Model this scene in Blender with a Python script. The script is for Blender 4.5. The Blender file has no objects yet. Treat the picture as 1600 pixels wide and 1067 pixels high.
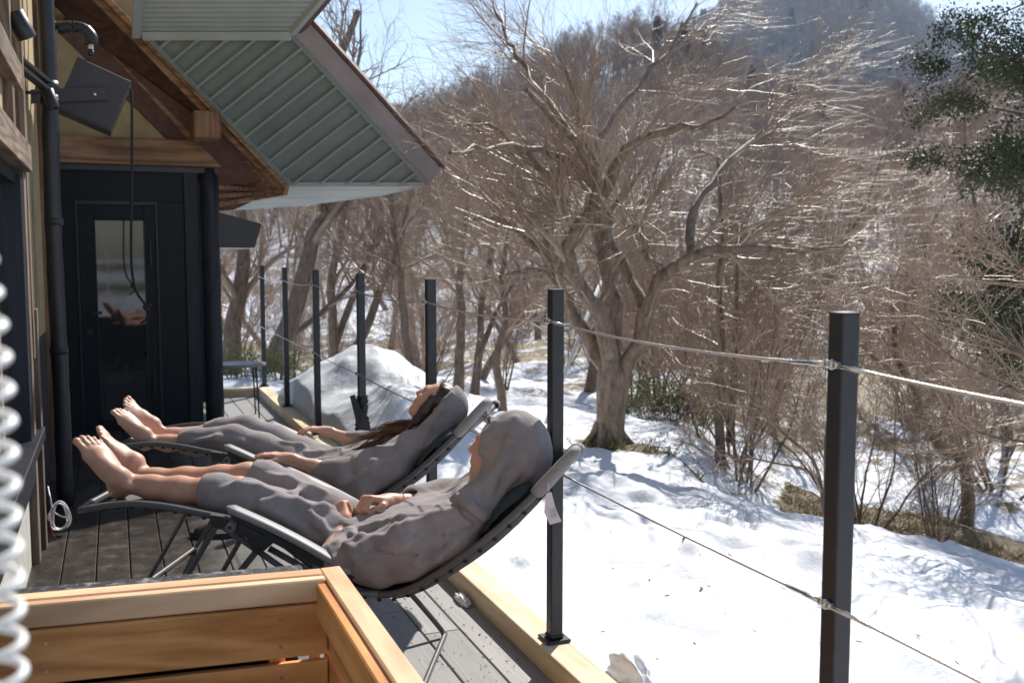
import bpy, bmesh, math, random, colorsys
import numpy as np
from mathutils import Vector, Matrix
from math import radians, sin, cos, pi
SC = bpy.context.scene
COL = SC.collection
random.seed(7)
RNG = np.random.default_rng(7)

# ------------------------------------------------------------------ camera, sky, sun, exposure
CAM_Z = 1.53
YAW, PITCH = radians(21.79), radians(-5.03)
camd = bpy.data.cameras.new('camera')
camo = bpy.data.objects.new('camera', camd)
COL.objects.link(camo)
camo.location = (0, 0, CAM_Z)
camo.rotation_euler = (pi / 2 + PITCH, 0, -YAW)
camd.lens = 35.0
camd.sensor_width = 36.0
camd.clip_start = 0.05
camd.clip_end = 6000
camd.dof.use_dof = True
camd.dof.focus_distance = 3.7
camd.dof.aperture_fstop = 4.5
SC.camera = camo

SUN_AZ, SUN_EL = radians(43), radians(43)      # azimuth measured from +Y towards +X
world = bpy.data.worlds.new('World')
SC.world = world
world.use_nodes = True
wn = world.node_tree
bg = wn.nodes['Background']
sky = wn.nodes.new('ShaderNodeTexSky')
sky.sky_type = 'NISHITA'
sky.sun_disc = False
sky.sun_elevation = SUN_EL
sky.sun_rotation = SUN_AZ
sky.altitude = 700
sky.dust_density = 1.2
wn.links.new(sky.outputs['Color'], bg.inputs['Color'])
bg.inputs['Strength'].default_value = 0.12

sund = bpy.data.lights.new('sun', 'SUN')
sund.energy = 5.0
sund.angle = radians(0.53)
sund.color = (1.0, 0.945, 0.86)
suno = bpy.data.objects.new('sun', sund)
COL.objects.link(suno)
SUN_DIR = Vector((sin(SUN_AZ) * cos(SUN_EL), cos(SUN_AZ) * cos(SUN_EL), sin(SUN_EL)))
suno.rotation_euler = SUN_DIR.to_track_quat('Z', 'Y').to_euler()
suno.location = (8, 10, 14)

SC.view_settings.view_transform = 'Standard'
SC.view_settings.look = 'None'
SC.view_settings.gamma = 1.0
SC.view_settings.use_curve_mapping = False
SC.view_settings.exposure = 0.52
SC.render.engine = 'CYCLES'
SC.cycles.use_denoising = True
SC.cycles.max_bounces = 5
SC.cycles.diffuse_bounces = 3
SC.cycles.glossy_bounces = 2
SC.cycles.transmission_bounces = 4
SC.cycles.transparent_max_bounces = 8
SC.cycles.sample_clamp_indirect = 6.0
SC.cycles.caustics_reflective = False
SC.cycles.caustics_refractive = False

# ------------------------------------------------------------------ measured points: pixel of the 1600 px frame -> world
FPX = 1600 * 35.0 / 36.0
_fw = np.array([sin(YAW) * cos(PITCH), cos(YAW) * cos(PITCH), sin(PITCH)])
_rt = np.array([cos(YAW), -sin(YAW), 0.0])
_up = np.cross(_rt, _fw)
CAMP = np.array([0, 0, CAM_Z])


def ray(px, py):
    d = _rt * ((px - 800) / FPX) + _up * ((533.5 - py) / FPX) + _fw
    return d


def on_y(px, py, Y):
    d = ray(px, py)
    return CAMP + d * (Y / d[1])


def on_x(px, py, X):
    d = ray(px, py)
    return CAMP + d * (X / d[0])


def on_z(px, py, Z):
    d = ray(px, py)
    return CAMP + d * ((Z - CAM_Z) / d[2])


# ------------------------------------------------------------------ object helpers
def wmat(o):
    m = o.matrix_basis.copy()
    if o.parent:
        return wmat(o.parent) @ o.matrix_parent_inverse @ m
    return m


def setparent(o, p):
    o.parent = p
    o.matrix_parent_inverse = wmat(p).inverted()


def tag(o, label=None, cat=None, group=None, kind=None):
    if label: o['label'] = label
    if cat: o['category'] = cat
    if group: o['group'] = group
    if kind: o['kind'] = kind
    return o


def empty(name, loc=(0, 0, 0), label=None, cat=None, group=None, kind=None):
    o = bpy.data.objects.new(name, None)
    o.empty_display_size = 0.1
    o.location = loc
    COL.objects.link(o)
    return tag(o, label, cat, group, kind)


def link(name, me, mat, parent=None, smooth=False, loc=None, **kw):
    o = bpy.data.objects.new(name, me)
    COL.objects.link(o)
    if mat and not me.materials:
        me.materials.append(mat)
    if smooth:
        me.polygons.foreach_set('use_smooth', np.ones(len(me.polygons), bool))
    if loc is not None: o.location = loc
    if parent: setparent(o, parent)
    return tag(o, **kw)


def copy_tree(o, parent=None):
    c = o.copy()
    COL.objects.link(c)
    if parent:
        c.parent = parent
        c.matrix_parent_inverse = o.matrix_parent_inverse.copy()
    for ch in list(o.children):
        copy_tree(ch, c)
    return c


def mesh_pd(verts, faces, name='m'):
    me = bpy.data.meshes.new(name)
    me.from_pydata([tuple(map(float, v)) for v in verts], [], [tuple(map(int, f)) for f in faces])
    me.update()
    return me


def mesh_np(v, f, name='m'):
    """fast quads/tris mesh from arrays"""
    v = np.ascontiguousarray(v, dtype=np.float32)
    f = np.ascontiguousarray(f, dtype=np.int32)
    me = bpy.data.meshes.new(name)
    n, k = f.shape
    me.vertices.add(len(v))
    me.vertices.foreach_set('co', v.ravel())
    me.loops.add(n * k)
    me.loops.foreach_set('vertex_index', f.ravel())
    me.polygons.add(n)
    me.polygons.foreach_set('loop_start', np.arange(0, n * k, k, dtype=np.int32))
    me.polygons.foreach_set('loop_total', np.full(n, k, dtype=np.int32))
    me.update(calc_edges=True)
    me.validate()
    return me


def bm_mesh(bm, name='m'):
    me = bpy.data.meshes.new(name)
    bmesh.ops.recalc_face_normals(bm, faces=bm.faces)
    bm.to_mesh(me)
    bm.free()
    return me


def bm_box(bm, c, s, rot=None, bevel=0.0, seg=1):
    r = bmesh.ops.create_cube(bm, size=1.0)
    vs = r['verts']
    for v in vs:
        v.co = Vector((v.co.x * s[0], v.co.y * s[1], v.co.z * s[2]))
    if bevel > 0:
        es = list({e for v in vs for e in v.link_edges})
        b = bmesh.ops.bevel(bm, geom=es, offset=bevel, segments=seg, affect='EDGES', profile=0.5)
        vs = list({v for f in b['faces'] for v in f.verts} | {v for v in vs if v.is_valid})
    M = Matrix.Translation(Vector(c))
    if rot is not None: M = M @ rot.to_4x4()
    for v in vs:
        v.co = M @ v.co
    return vs


def box_mesh(c, s, rot=None, bevel=0.0, seg=1):
    bm = bmesh.new()
    bm_box(bm, c, s, rot, bevel, seg)
    return bm_mesh(bm)


def beam_mesh(a, b, w, h, bevel=0.004, up=(0, 0, 1)):
    """box whose long axis runs from a to b; w across, h along 'up'"""
    a, b = Vector(a), Vector(b)
    d = (b - a)
    L = d.length
    x = d.normalized()
    u = Vector(up)
    y = u.cross(x).normalized()
    z = x.cross(y)
    R = Matrix((x, y, z)).transposed()
    return box_mesh((a + b) / 2, (L, w, h), R, bevel)


def catmull(pts, n=8):
    P = np.array(pts, float)
    P = np.vstack([2 * P[0] - P[1], P, 2 * P[-1] - P[-2]])
    out = []
    for i in range(1, len(P) - 2):
        t = np.linspace(0, 1, n, endpoint=False)[:, None]
        a, b, c, d = P[i - 1], P[i], P[i + 1], P[i + 2]
        out.append(.5 * ((2 * b) + (-a + c) * t + (2 * a - 5 * b + 4 * c - d) * t ** 2 + (-a + 3 * b - 3 * c + d) * t ** 3))
    out.append(P[-2][None])
    return np.vstack(out)


def tubes_arrays(P, R, sides):
    """P [N,S,3], R [N,S] -> verts, quads (open tubes, vectorised)"""
    N, S, _ = P.shape
    T = np.gradient(P, axis=1)
    T /= np.linalg.norm(T, axis=2, keepdims=True) + 1e-9
    ref = np.where(np.abs(T[:, :1, 2:3]) > .9, np.array([1., 0, 0]), np.array([0, 0, 1.]))
    ref = np.broadcast_to(ref, T.shape)
    A = np.cross(T, ref)
    A /= np.linalg.norm(A, axis=2, keepdims=True) + 1e-9
    B = np.cross(T, A)
    th = np.arange(sides) * 2 * pi / sides
    V = P[:, :, None, :] + R[:, :, None, None] * (A[:, :, None, :] * np.cos(th)[None, None, :, None] + B[:, :, None, :] * np.sin(th)[None, None, :, None])
    idx = np.arange(N * S * sides).reshape(N, S, sides)
    a = idx[:, :-1, :]
    b = idx[:, 1:, :]
    F = np.stack([a, np.roll(a, -1, 2), np.roll(b, -1, 2), b], -1).reshape(-1, 4)
    return V.reshape(-1, 3), F


def tube_mesh(pts, r, sides=10, caps=True):
    P = np.array(pts, float)
    if np.isscalar(r): r = np.full(len(P), r)
    V, F = tubes_arrays(P[None], np.array(r, float)[None], sides)
    faces = [list(f) for f in F]
    if caps:
        n = len(V)
        faces.append(list(range(sides - 1, -1, -1)))
        faces.append(list(range(n - sides, n)))
    me = mesh_pd(V, faces)
    return me


def merge_np(parts):
    vs, fs, o = [], [], 0
    for v, f in parts:
        vs.append(v)
        fs.append(f + o)
        o += len(v)
    return np.vstack(vs), np.vstack(fs)


def poly_slab(pts, n, t):
    """planar polygon (list of 3d points) extruded by n*t"""
    P = [Vector(p) for p in pts]
    n = Vector(n).normalized() * t
    k = len(P)
    v = P + [p + n for p in P]
    f = [list(range(k)), list(range(2 * k - 1, k - 1, -1))]
    for i in range(k):
        j = (i + 1) % k
        f.append([i, i + k, j + k, j])
    bm = bmesh.new()
    vv = [bm.verts.new(p) for p in v]
    for q in f: bm.faces.new([vv[i] for i in q])
    return bm_mesh(bm)


def clip_poly(poly, n, d):
    """keep side n.p <= d of a 2d polygon"""
    out = []
    for i in range(len(poly)):
        a, b = poly[i], poly[(i + 1) % len(poly)]
        da, db = n[0] * a[0] + n[1] * a[1] - d, n[0] * b[0] + n[1] * b[1] - d
        if da <= 0: out.append(a)
        if da * db < 0:
            t = da / (da - db)
            out.append((a[0] + t * (b[0] - a[0]), a[1] + t * (b[1] - a[1])))
    return out


# ------------------------------------------------------------------ materials
MATS = {}


def new_mat(name):
    m = bpy.data.materials.new(name)
    m.use_nodes = True
    nt = m.node_tree
    return m, nt, nt.nodes['Principled BSDF']


def N(nt, typ, **kw):
    n = nt.nodes.new('ShaderNode' + typ)
    for k, v in kw.items():
        if k in n.inputs: n.inputs[k].default_value = v
        else: setattr(n, k, v)
    return n


def ramp(nt, fac, stops):
    r = nt.nodes.new('ShaderNodeValToRGB')
    el = r.color_ramp.elements
    while len(el) < len(stops): el.new(0.5)
    for e, (p, c) in zip(el, stops):
        e.position = p
        e.color = (*c, 1) if len(c) == 3 else c
    nt.links.new(fac, r.inputs[0])
    return r.outputs[0]


def simple(name, c1, c2=None, rough=.6, scale=8., bump=.0, bscale=None, spec=.5, metal=0., stretch=(1, 1, 1), detail=5., rough2=None, coord='Object', bdist=.01, obj_var=0., ramp_pos=(.32, .68)):
    m, nt, b = new_mat(name)
    L = nt.links.new
    b.inputs['Roughness'].default_value = rough
    b.inputs['Specular IOR Level'].default_value = spec
    b.inputs['Metallic'].default_value = metal
    b.inputs['Base Color'].default_value = (*c1, 1)
    tc = N(nt, 'TexCoord')
    mp = N(nt, 'Mapping')
    mp.inputs['Scale'].default_value = stretch
    L(tc.outputs[coord], mp.inputs[0])
    if c2 is not None:
        no = N(nt, 'TexNoise', Scale=scale, Detail=detail, Roughness=.6)
        L(mp.outputs[0], no.inputs['Vector'])
        col = ramp(nt, no.outputs['Fac'], [(ramp_pos[0], c1), (ramp_pos[1], c2)])
        if obj_var:
            oi = N(nt, 'ObjectInfo')
            hs = N(nt, 'HueSaturation')
            mr = N(nt, 'MapRange')
            mr.inputs['To Min'].default_value = 1 - obj_var
            mr.inputs['To Max'].default_value = 1 + obj_var
            L(oi.outputs['Random'], mr.inputs[0])
            L(mr.outputs[0], hs.inputs['Value'])
            L(col, hs.inputs['Color'])
            col = hs.outputs[0]
        L(col, b.inputs['Base Color'])
        if rough2 is not None:
            mr = N(nt, 'MapRange')
            mr.inputs['From Min'].default_value = .3
            mr.inputs['From Max'].default_value = .7
            mr.inputs['To Min'].default_value = rough
            mr.inputs['To Max'].default_value = rough2
            L(no.outputs['Fac'], mr.inputs[0])
            L(mr.outputs[0], b.inputs['Roughness'])
    if bump:
        n2 = N(nt, 'TexNoise', Scale=bscale or scale * 3, Detail=6., Roughness=.65)
        L(mp.outputs[0], n2.inputs['Vector'])
        bp = N(nt, 'Bump', Strength=bump, Distance=bdist)
        L(n2.outputs['Fac'], bp.inputs['Height'])
        L(bp.outputs[0], b.inputs['Normal'])
    MATS[name] = m
    return m


def wood(name, c_dark, c_light, axis=0, ring=26., rough=.55, coord='Object', knots=True, bump=.15, obj_var=.08, grain=1.0):
    """grain along the given object axis"""
    m, nt, b = new_mat(name)
    L = nt.links.new
    tc = N(nt, 'TexCoord')
    oi = N(nt, 'ObjectInfo')
    sc = N(nt, 'VectorMath', operation='SCALE')
    sc.inputs['Scale'].default_value = 37.0
    cx = N(nt, 'CombineXYZ')
    for i in range(3): L(oi.outputs['Random'], cx.inputs[i])
    L(cx.outputs[0], sc.inputs[0])
    ad = N(nt, 'VectorMath', operation='ADD')
    L(tc.outputs[coord], ad.inputs[0])
    L(sc.outputs[0], ad.inputs[1])
    mp = N(nt, 'Mapping')
    s = [1.0, 1.0, 1.0]
    s[axis] = .09 * grain
    mp.inputs['Scale'].default_value = s
    L(ad.outputs[0], mp.inputs[0])
    n0 = N(nt, 'TexNoise', Scale=5., Detail=3., Roughness=.5, Distortion=.8)
    L(mp.outputs[0], n0.inputs['Vector'])
    mu = N(nt, 'Math', operation='MULTIPLY')
    mu.inputs[1].default_value = ring
    L(n0.outputs['Fac'], mu.inputs[0])
    fr = N(nt, 'Math', operation='PINGPONG')
    fr.inputs[1].default_value = 1.0
    L(mu.outputs[0], fr.inputs[0])
    n1 = N(nt, 'TexNoise', Scale=70., Detail=4., Roughness=.7)
    L(mp.outputs[0], n1.inputs['Vector'])
    mx = N(nt, 'Mix')
    mx.inputs[0].default_value = .45
    L(fr.outputs[0], mx.inputs[2])
    L(n1.outputs['Fac'], mx.inputs[3])
    col = ramp(nt, mx.outputs[0], [(.12, c_dark), (.75, c_light)])
    n2 = N(nt, 'TexNoise', Scale=2.2, Detail=4., Roughness=.6)
    L(ad.outputs[0], n2.inputs['Vector'])
    hs = N(nt, 'HueSaturation')
    ma = N(nt, 'MapRange')
    ma.inputs['From Min'].default_value = .3
    ma.inputs['From Max'].default_value = .7
    ma.inputs['To Min'].default_value = 1 - obj_var * 2
    ma.inputs['To Max'].default_value = 1 + obj_var * 2
    L(n2.outputs['Fac'], ma.inputs[0])
    L(ma.outputs[0], hs.inputs['Value'])
    L(col, hs.inputs['Color'])
    L(hs.outputs[0], b.inputs['Base Color'])
    b.inputs['Roughness'].default_value = rough
    b.inputs['Specular IOR Level'].default_value = .3
    bp = N(nt, 'Bump', Strength=bump, Distance=.004)
    L(mx.outputs[0], bp.inputs['Height'])
    L(bp.outputs[0], b.inputs['Normal'])
    MATS[name] = m
    return m


M_larch = wood('larch_wood', (.60, .34, .185), (.84, .57, .36), axis=0, ring=9., rough=.5)
M_larch_dark = wood('larch_inner_bounce_wood', (.50, .20, .060), (.78, .40, .155), axis=0, ring=8., rough=.45)  # inner boards: warm bounce light painted into the orange
M_larch_dark_y = wood('larch_inner_bounce_wood_side', (.50, .20, .060), (.78, .40, .155), axis=1, ring=8., rough=.45)
M_larch_y = wood('larch_wood_side', (.60, .34, .185), (.84, .57, .36), axis=1, ring=9., rough=.5)
M_kerb = wood('kerb_pine', (.60, .47, .30), (.80, .68, .49), axis=1, ring=10., rough=.7)
M_kerb_x = wood('kerb_pine_end', (.60, .47, .30), (.80, .68, .49), axis=0, ring=10., rough=.7)
M_oldwood = wood('old_timber', (.13, .062, .030), (.36, .21, .115), axis=0, ring=14., rough=.75, bump=.4, obj_var=.15)
M_oldwood_z = wood('old_timber_upright', (.12, .06, .03), (.30, .17, .09), axis=2, ring=14., rough=.75, bump=.4, obj_var=.15)
M_greywood = wood('weathered_timber', (.085, .060, .042), (.23, .17, .125), axis=2, ring=16., rough=.85, bump=.5, obj_var=.15)
M_greywood_y = wood('weathered_timber_rail', (.085, .060, .042), (.23, .17, .125), axis=1, ring=16., rough=.85, bump=.5, obj_var=.15)
M_darkwood = wood('dark_rafter_wood', (.035, .016, .009), (.10, .045, .022), axis=0, ring=12., rough=.8, bump=.3)
M_bluewood = wood('black_stained_wood', (.008, .010, .016), (.022, .026, .036), axis=2, ring=14., rough=.5, bump=.5)
M_black = simple('black_paint', (.004, .005, .008), (.008, .010, .014), rough=.5, scale=20, bump=.05, spec=.25)
M_post = simple('black_powder_coat', (.010, .011, .014), (.020, .021, .024), rough=.42, scale=30, bump=.06, bscale=400, bdist=.001)
M_pipe = simple('black_pipe_wrap', (.010, .010, .013), (.022, .022, .026), rough=.40, scale=9, bump=.25, bscale=25)
M_greybox = simple('dark_grey_metal', (.035, .036, .042), (.05, .05, .057), rough=.5, scale=6, bump=.05)
M_steel = simple('stainless_steel', (.55, .54, .52), (.7, .69, .66), rough=.25, metal=1., scale=40)
M_plaster = simple('ochre_plaster', (.34, .25, .13), (.46, .36, .20), rough=.95, scale=5, bump=.5, bscale=40)
M_concrete = simple('pale_render', (.42, .41, .38), (.55, .54, .5), rough=.9, scale=6, bump=.3)
M_soffit = simple('green_grey_sheet_metal', (.185, .222, .208), (.235, .272, .252), rough=.42, scale=3.5, spec=.5, bump=.03, obj_var=.05)
M_rib = simple('rib_highlight_metal', (.235, .275, .262), (.285, .325, .31), rough=.42, scale=3.)  # ribs lightened in colour to stand in for shading contrast
M_soffit_lt = simple('pale_green_sheet_metal', (.31, .355, .345), (.38, .42, .405), rough=.40, scale=3.0, obj_var=.05)  # paler copy: brighter light on the flared soffit put into colour
M_fascia = simple('weathered_grey_metal', (.30, .28, .31), (.40, .37, .39), rough=.36, scale=4, metal=.4)
M_rust = simple('rusty_brown_metal', (.10, .045, .035), (.17, .085, .065), rough=.7, scale=14, bump=.3)
M_white = simple('white_plastic', (.78, .78, .77), rough=.35)
M_whitepaint = simple('white_paint', (.62, .62, .60), (.72, .72, .70), rough=.6, scale=5)
M_glass = simple('door_glass', (.012, .016, .018), rough=.03, spec=.9)
M_snowclean = simple('clean_snow', (.80, .82, .86), (.86, .88, .90), rough=.7, spec=.2, scale=9, bump=.3, bscale=30, bdist=.02)
M_tube = simple('grey_coated_tube', (.075, .075, .08), (.10, .10, .105), rough=.38, scale=30)
M_armsil = simple('silver_armrest', (.20, .20, .205), (.26, .26, .265), rough=.5, metal=.0, spec=.3, scale=50, stretch=(1, 6, 6))
M_plasticdk = simple('charcoal_plastic', (.022, .022, .024), (.032, .032, .035), rough=.5, scale=30)
M_sling = simple('grey_mesh_fabric', (.085, .083, .087), (.115, .112, .116), rough=.8, scale=260, bump=.3, bscale=500, bdist=.001)
M_pillow = simple('teal_grey_pillow', (.022, .036, .042), (.034, .050, .056), rough=.85, scale=80, bump=.4, bscale=300, bdist=.002)
M_rope = simple('black_rope', (.010, .010, .012), (.018, .018, .02), rough=.8, scale=200)
M_cable = simple('steel_cable', (.50, .46, .44), (.66, .62, .60), rough=.32, metal=1., scale=300)


def snow_mat():
    m, nt, b = new_mat('snow')
    L = nt.links.new
    tc = N(nt, 'TexCoord')
    geo = N(nt, 'NewGeometry')
    n1 = N(nt, 'TexNoise', Scale=3.2, Detail=8., Roughness=.6)
    n2 = N(nt, 'TexNoise', Scale=46., Detail=5., Roughness=.6)
    L(tc.outputs['Object'], n1.inputs['Vector'])
    L(tc.outputs['Object'], n2.inputs['Vector'])
    # bare soil / litter mask comes from a mesh attribute
    at = N(nt, 'Attribute', attribute_name='soil')
    n3 = N(nt, 'TexNoise', Scale=1.7, Detail=9., Roughness=.68)
    L(tc.outputs['Object'], n3.inputs['Vector'])
    ad = N(nt, 'Math', operation='ADD')
    L(at.outputs['Fac'], ad.inputs[0])
    L(n3.outputs['Fac'], ad.inputs[1])
    msk = ramp(nt, ad.outputs[0], [(.70, (0, 0, 0)), (.755, (1, 1, 1))])
    # colour of the soil: leaf litter with grass
    n4 = N(nt, 'TexNoise', Scale=26., Detail=9., Roughness=.8)
    L(tc.outputs['Object'], n4.inputs['Vector'])
    soil = ramp(nt, n4.outputs['Fac'], [(.32, (.035, .025, .016)), (.44, (.13, .085, .045)), (.53, (.27, .205, .115)), (.60, (.14, .14, .045)), (.70, (.36, .29, .18))])
    # fine twigs and needles lying on the snow
    n5 = N(nt, 'TexNoise', Scale=60., Detail=3., Roughness=.8)
    L(tc.outputs['Object'], n5.inputs['Vector'])
    sn = ramp(nt, n5.outputs['Fac'], [(.10, (.62, .66, .725)), (.26, (.675, .71, .765))])
    mx = N(nt, 'Mix', data_type='RGBA')
    L(msk, mx.inputs[0])
    L(sn, mx.inputs[6])
    L(soil, mx.inputs[7])
    L(mx.outputs[2], b.inputs['Base Color'])
    b.inputs['Roughness'].default_value = .6
    b.inputs['Specular IOR Level'].default_value = .25
    a2 = N(nt, 'Math', operation='MULTIPLY_ADD')
    a2.inputs[1].default_value = .05
    L(n2.outputs['Fac'], a2.inputs[0])
    L(n1.outputs['Fac'], a2.inputs[2])
    a3 = N(nt, 'Math', operation='MULTIPLY_ADD')
    L(msk, a3.inputs[0])
    L(n4.outputs['Fac'], a3.inputs[1])
    L(a2.outputs[0], a3.inputs[2])
    bp = N(nt, 'Bump', Strength=.5, Distance=.05)
    L(a3.outputs[0], bp.inputs['Height'])
    L(bp.outputs[0], b.inputs['Normal'])
    return m


M_snow = snow_mat()


def deck_mat():
    m, nt, b = new_mat('deck_composite')
    L = nt.links.new
    tc = N(nt, 'TexCoord')
    geo = N(nt, 'NewGeometry')
    oi = N(nt, 'ObjectInfo')
    n1 = N(nt, 'TexNoise', Scale=2.6, Detail=7., Roughness=.65)
    L(geo.outputs['Position'], n1.inputs['Vector'])
    sx = N(nt, 'SeparateXYZ')
    L(geo.outputs['Position'], sx.inputs[0])
    # damp, dirty boards along the house; kerb boards paled for the sun's glare
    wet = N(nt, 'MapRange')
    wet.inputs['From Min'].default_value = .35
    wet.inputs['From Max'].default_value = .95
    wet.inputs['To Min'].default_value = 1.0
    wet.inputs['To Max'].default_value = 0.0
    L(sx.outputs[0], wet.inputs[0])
    ad = N(nt, 'Math', operation='MULTIPLY_ADD')
    ad.inputs[1].default_value = .5
    L(n1.outputs['Fac'], ad.inputs[0])
    ad.inputs[2].default_value = -.25
    a2 = N(nt, 'Math', operation='ADD', use_clamp=True)
    L(ad.outputs[0], a2.inputs[0])
    L(wet.outputs[0], a2.inputs[1])
    mp = N(nt, 'Mapping')
    mp.inputs['Scale'].default_value = (90, 3, 30)
    L(geo.outputs['Position'], mp.inputs[0])
    n2 = N(nt, 'TexNoise', Scale=1., Detail=4., Roughness=.6)
    L(mp.outputs[0], n2.inputs['Vector'])
    dry = ramp(nt, n2.outputs['Fac'], [(.3, (.235, .23, .23)), (.7, (.33, .325, .32))])  # pale grey with sun glare painted in
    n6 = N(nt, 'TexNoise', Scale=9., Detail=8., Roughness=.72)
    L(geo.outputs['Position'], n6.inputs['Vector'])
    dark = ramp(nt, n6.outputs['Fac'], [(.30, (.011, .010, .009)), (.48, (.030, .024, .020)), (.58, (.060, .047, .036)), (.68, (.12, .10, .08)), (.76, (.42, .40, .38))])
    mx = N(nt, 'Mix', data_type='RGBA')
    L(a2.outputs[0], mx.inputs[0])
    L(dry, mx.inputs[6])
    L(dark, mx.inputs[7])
    hs = N(nt, 'HueSaturation')
    mr = N(nt, 'MapRange')
    mr.inputs['To Min'].default_value = .82
    mr.inputs['To Max'].default_value = 1.12
    L(oi.outputs['Random'], mr.inputs[0])
    L(mr.outputs[0], hs.inputs['Value'])
    L(mx.outputs[2], hs.inputs['Color'])
    # small brown litter specks
    n5 = N(nt, 'TexNoise', Scale=75., Detail=2., Roughness=.5)
    L(geo.outputs['Position'], n5.inputs['Vector'])
    sp = ramp(nt, n5.outputs['Fac'], [(.70, (0, 0, 0)), (.73, (1, 1, 1))])
    mx2 = N(nt, 'Mix', data_type='RGBA')
    L(sp, mx2.inputs[0])
    L(hs.outputs[0], mx2.inputs[6])
    mx2.inputs[7].default_value = (.10, .065, .04, 1)
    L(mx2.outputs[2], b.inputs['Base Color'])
    rr = N(nt, 'MapRange')
    rr.inputs['To Min'].default_value = .62
    rr.inputs['To Max'].default_value = .40
    L(a2.outputs[0], rr.inputs[0])
    L(rr.outputs[0], b.inputs['Roughness'])
    bp = N(nt, 'Bump', Strength=.25, Distance=.002)
    L(n2.outputs['Fac'], bp.inputs['Height'])
    L(bp.outputs[0], b.inputs['Normal'])
    return m


M_deck = deck_mat()


def bark_mat(name, c1, c2, spec=.5, rough=.55, lichen=0.):
    m, nt, b = new_mat(name)
    L = nt.links.new
    tc = N(nt, 'TexCoord')
    mp = N(nt, 'Mapping')
    mp.inputs['Scale'].default_value = (1, 1, .35)
    L(tc.outputs['Object'], mp.inputs[0])
    n = N(nt, 'TexNoise', Scale=16., Detail=7., Roughness=.7)
    L(mp.outputs[0], n.inputs['Vector'])
    col = ramp(nt, n.outputs['Fac'], [(.33, c1), (.66, c2)])
    if lichen:
        n2 = N(nt, 'TexNoise', Scale=5., Detail=6., Roughness=.7)
        L(tc.outputs['Object'], n2.inputs['Vector'])
        k = ramp(nt, n2.outputs['Fac'], [(.60, (0, 0, 0)), (.66, (lichen,) * 3)])
        mx = N(nt, 'Mix', data_type='RGBA')
        L(k, mx.inputs[0])
        L(col, mx.inputs[6])
        mx.inputs[7].default_value = (.30, .29, .21, 1)
        col = mx.outputs[2]
    L(col, b.inputs['Base Color'])
    b.inputs['Roughness'].default_value = rough
    b.inputs['Specular IOR Level'].default_value = spec
    bp = N(nt, 'Bump', Strength=.9, Distance=.03)
    L(n.outputs['Fac'], bp.inputs['Height'])
    L(bp.outputs[0], b.inputs['Normal'])
    return m


M_bark = bark_mat('tree_bark', (.10, .066, .045), (.36, .26, .185), lichen=.8)
M_bark2 = bark_mat('thicket_bark', (.075, .050, .034), (.26, .18, .125))
M_twig = simple('twig_bark', (.26, .175, .115), (.46, .335, .225), rough=.41, spec=.7, scale=3.)
M_twig2 = simple('thicket_twig_bark', (.235, .155, .104), (.42, .300, .205), rough=.40, spec=.7, scale=.6, obj_var=.22)
M_twigfar = simple('far_wood_bark', (.21, .138, .100), (.36, .250, .180), rough=.6, spec=.4, scale=.4, obj_var=.25)


# ------------------------------------------------------------------ terrain
def _hash(ix, iy, seed):
    h = np.sin(ix * 127.1 + iy * 311.7 + seed * 74.7) * 43758.5453
    return h - np.floor(h)


def vnoise(x, y, seed=0):
    ix, iy = np.floor(x), np.floor(y)
    fx, fy = x - ix, y - iy
    fx, fy = fx * fx * (3 - 2 * fx), fy * fy * (3 - 2 * fy)
    a, b = _hash(ix, iy, seed), _hash(ix + 1, iy, seed)
    c, d = _hash(ix, iy + 1, seed), _hash(ix + 1, iy + 1, seed)
    return (a * (1 - fx) + b * fx) * (1 - fy) + (c * (1 - fx) + d * fx) * fy - .5


def fbm(x, y, oct=4, seed=0, gain=.5):
    s, a = 0, 1.0
    for i in range(oct):
        s = s + a * vnoise(x * 2 ** i, y * 2 ** i, seed + i)
        a *= gain
    return s


def sstep(a, b, x):
    t = np.clip((x - a) / (b - a), 0, 1)
    return t * t * (3 - 2 * t)


_rd = np.random.default_rng(3)
DENTS = [(_rd.uniform(1.7, 6.5), _rd.uniform(.5, 8.0), _rd.uniform(.04, .13), _rd.uniform(.015, .065)) for _ in range(170)]
RIDGE_AZ = np.radians([-60, -40, -24, -16, -10, -6, 1, 7.3, 10.5, 14, 19, 24, 29, 40, 60])
RIDGE_EL = np.radians([4.5, 4.5, 4.6, 4.7, 5.0, 6.0, 9.0, 11.4, 10.2, 7.6, 6.4, 6.8, 8.4, 9.0, 8.0])


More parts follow.
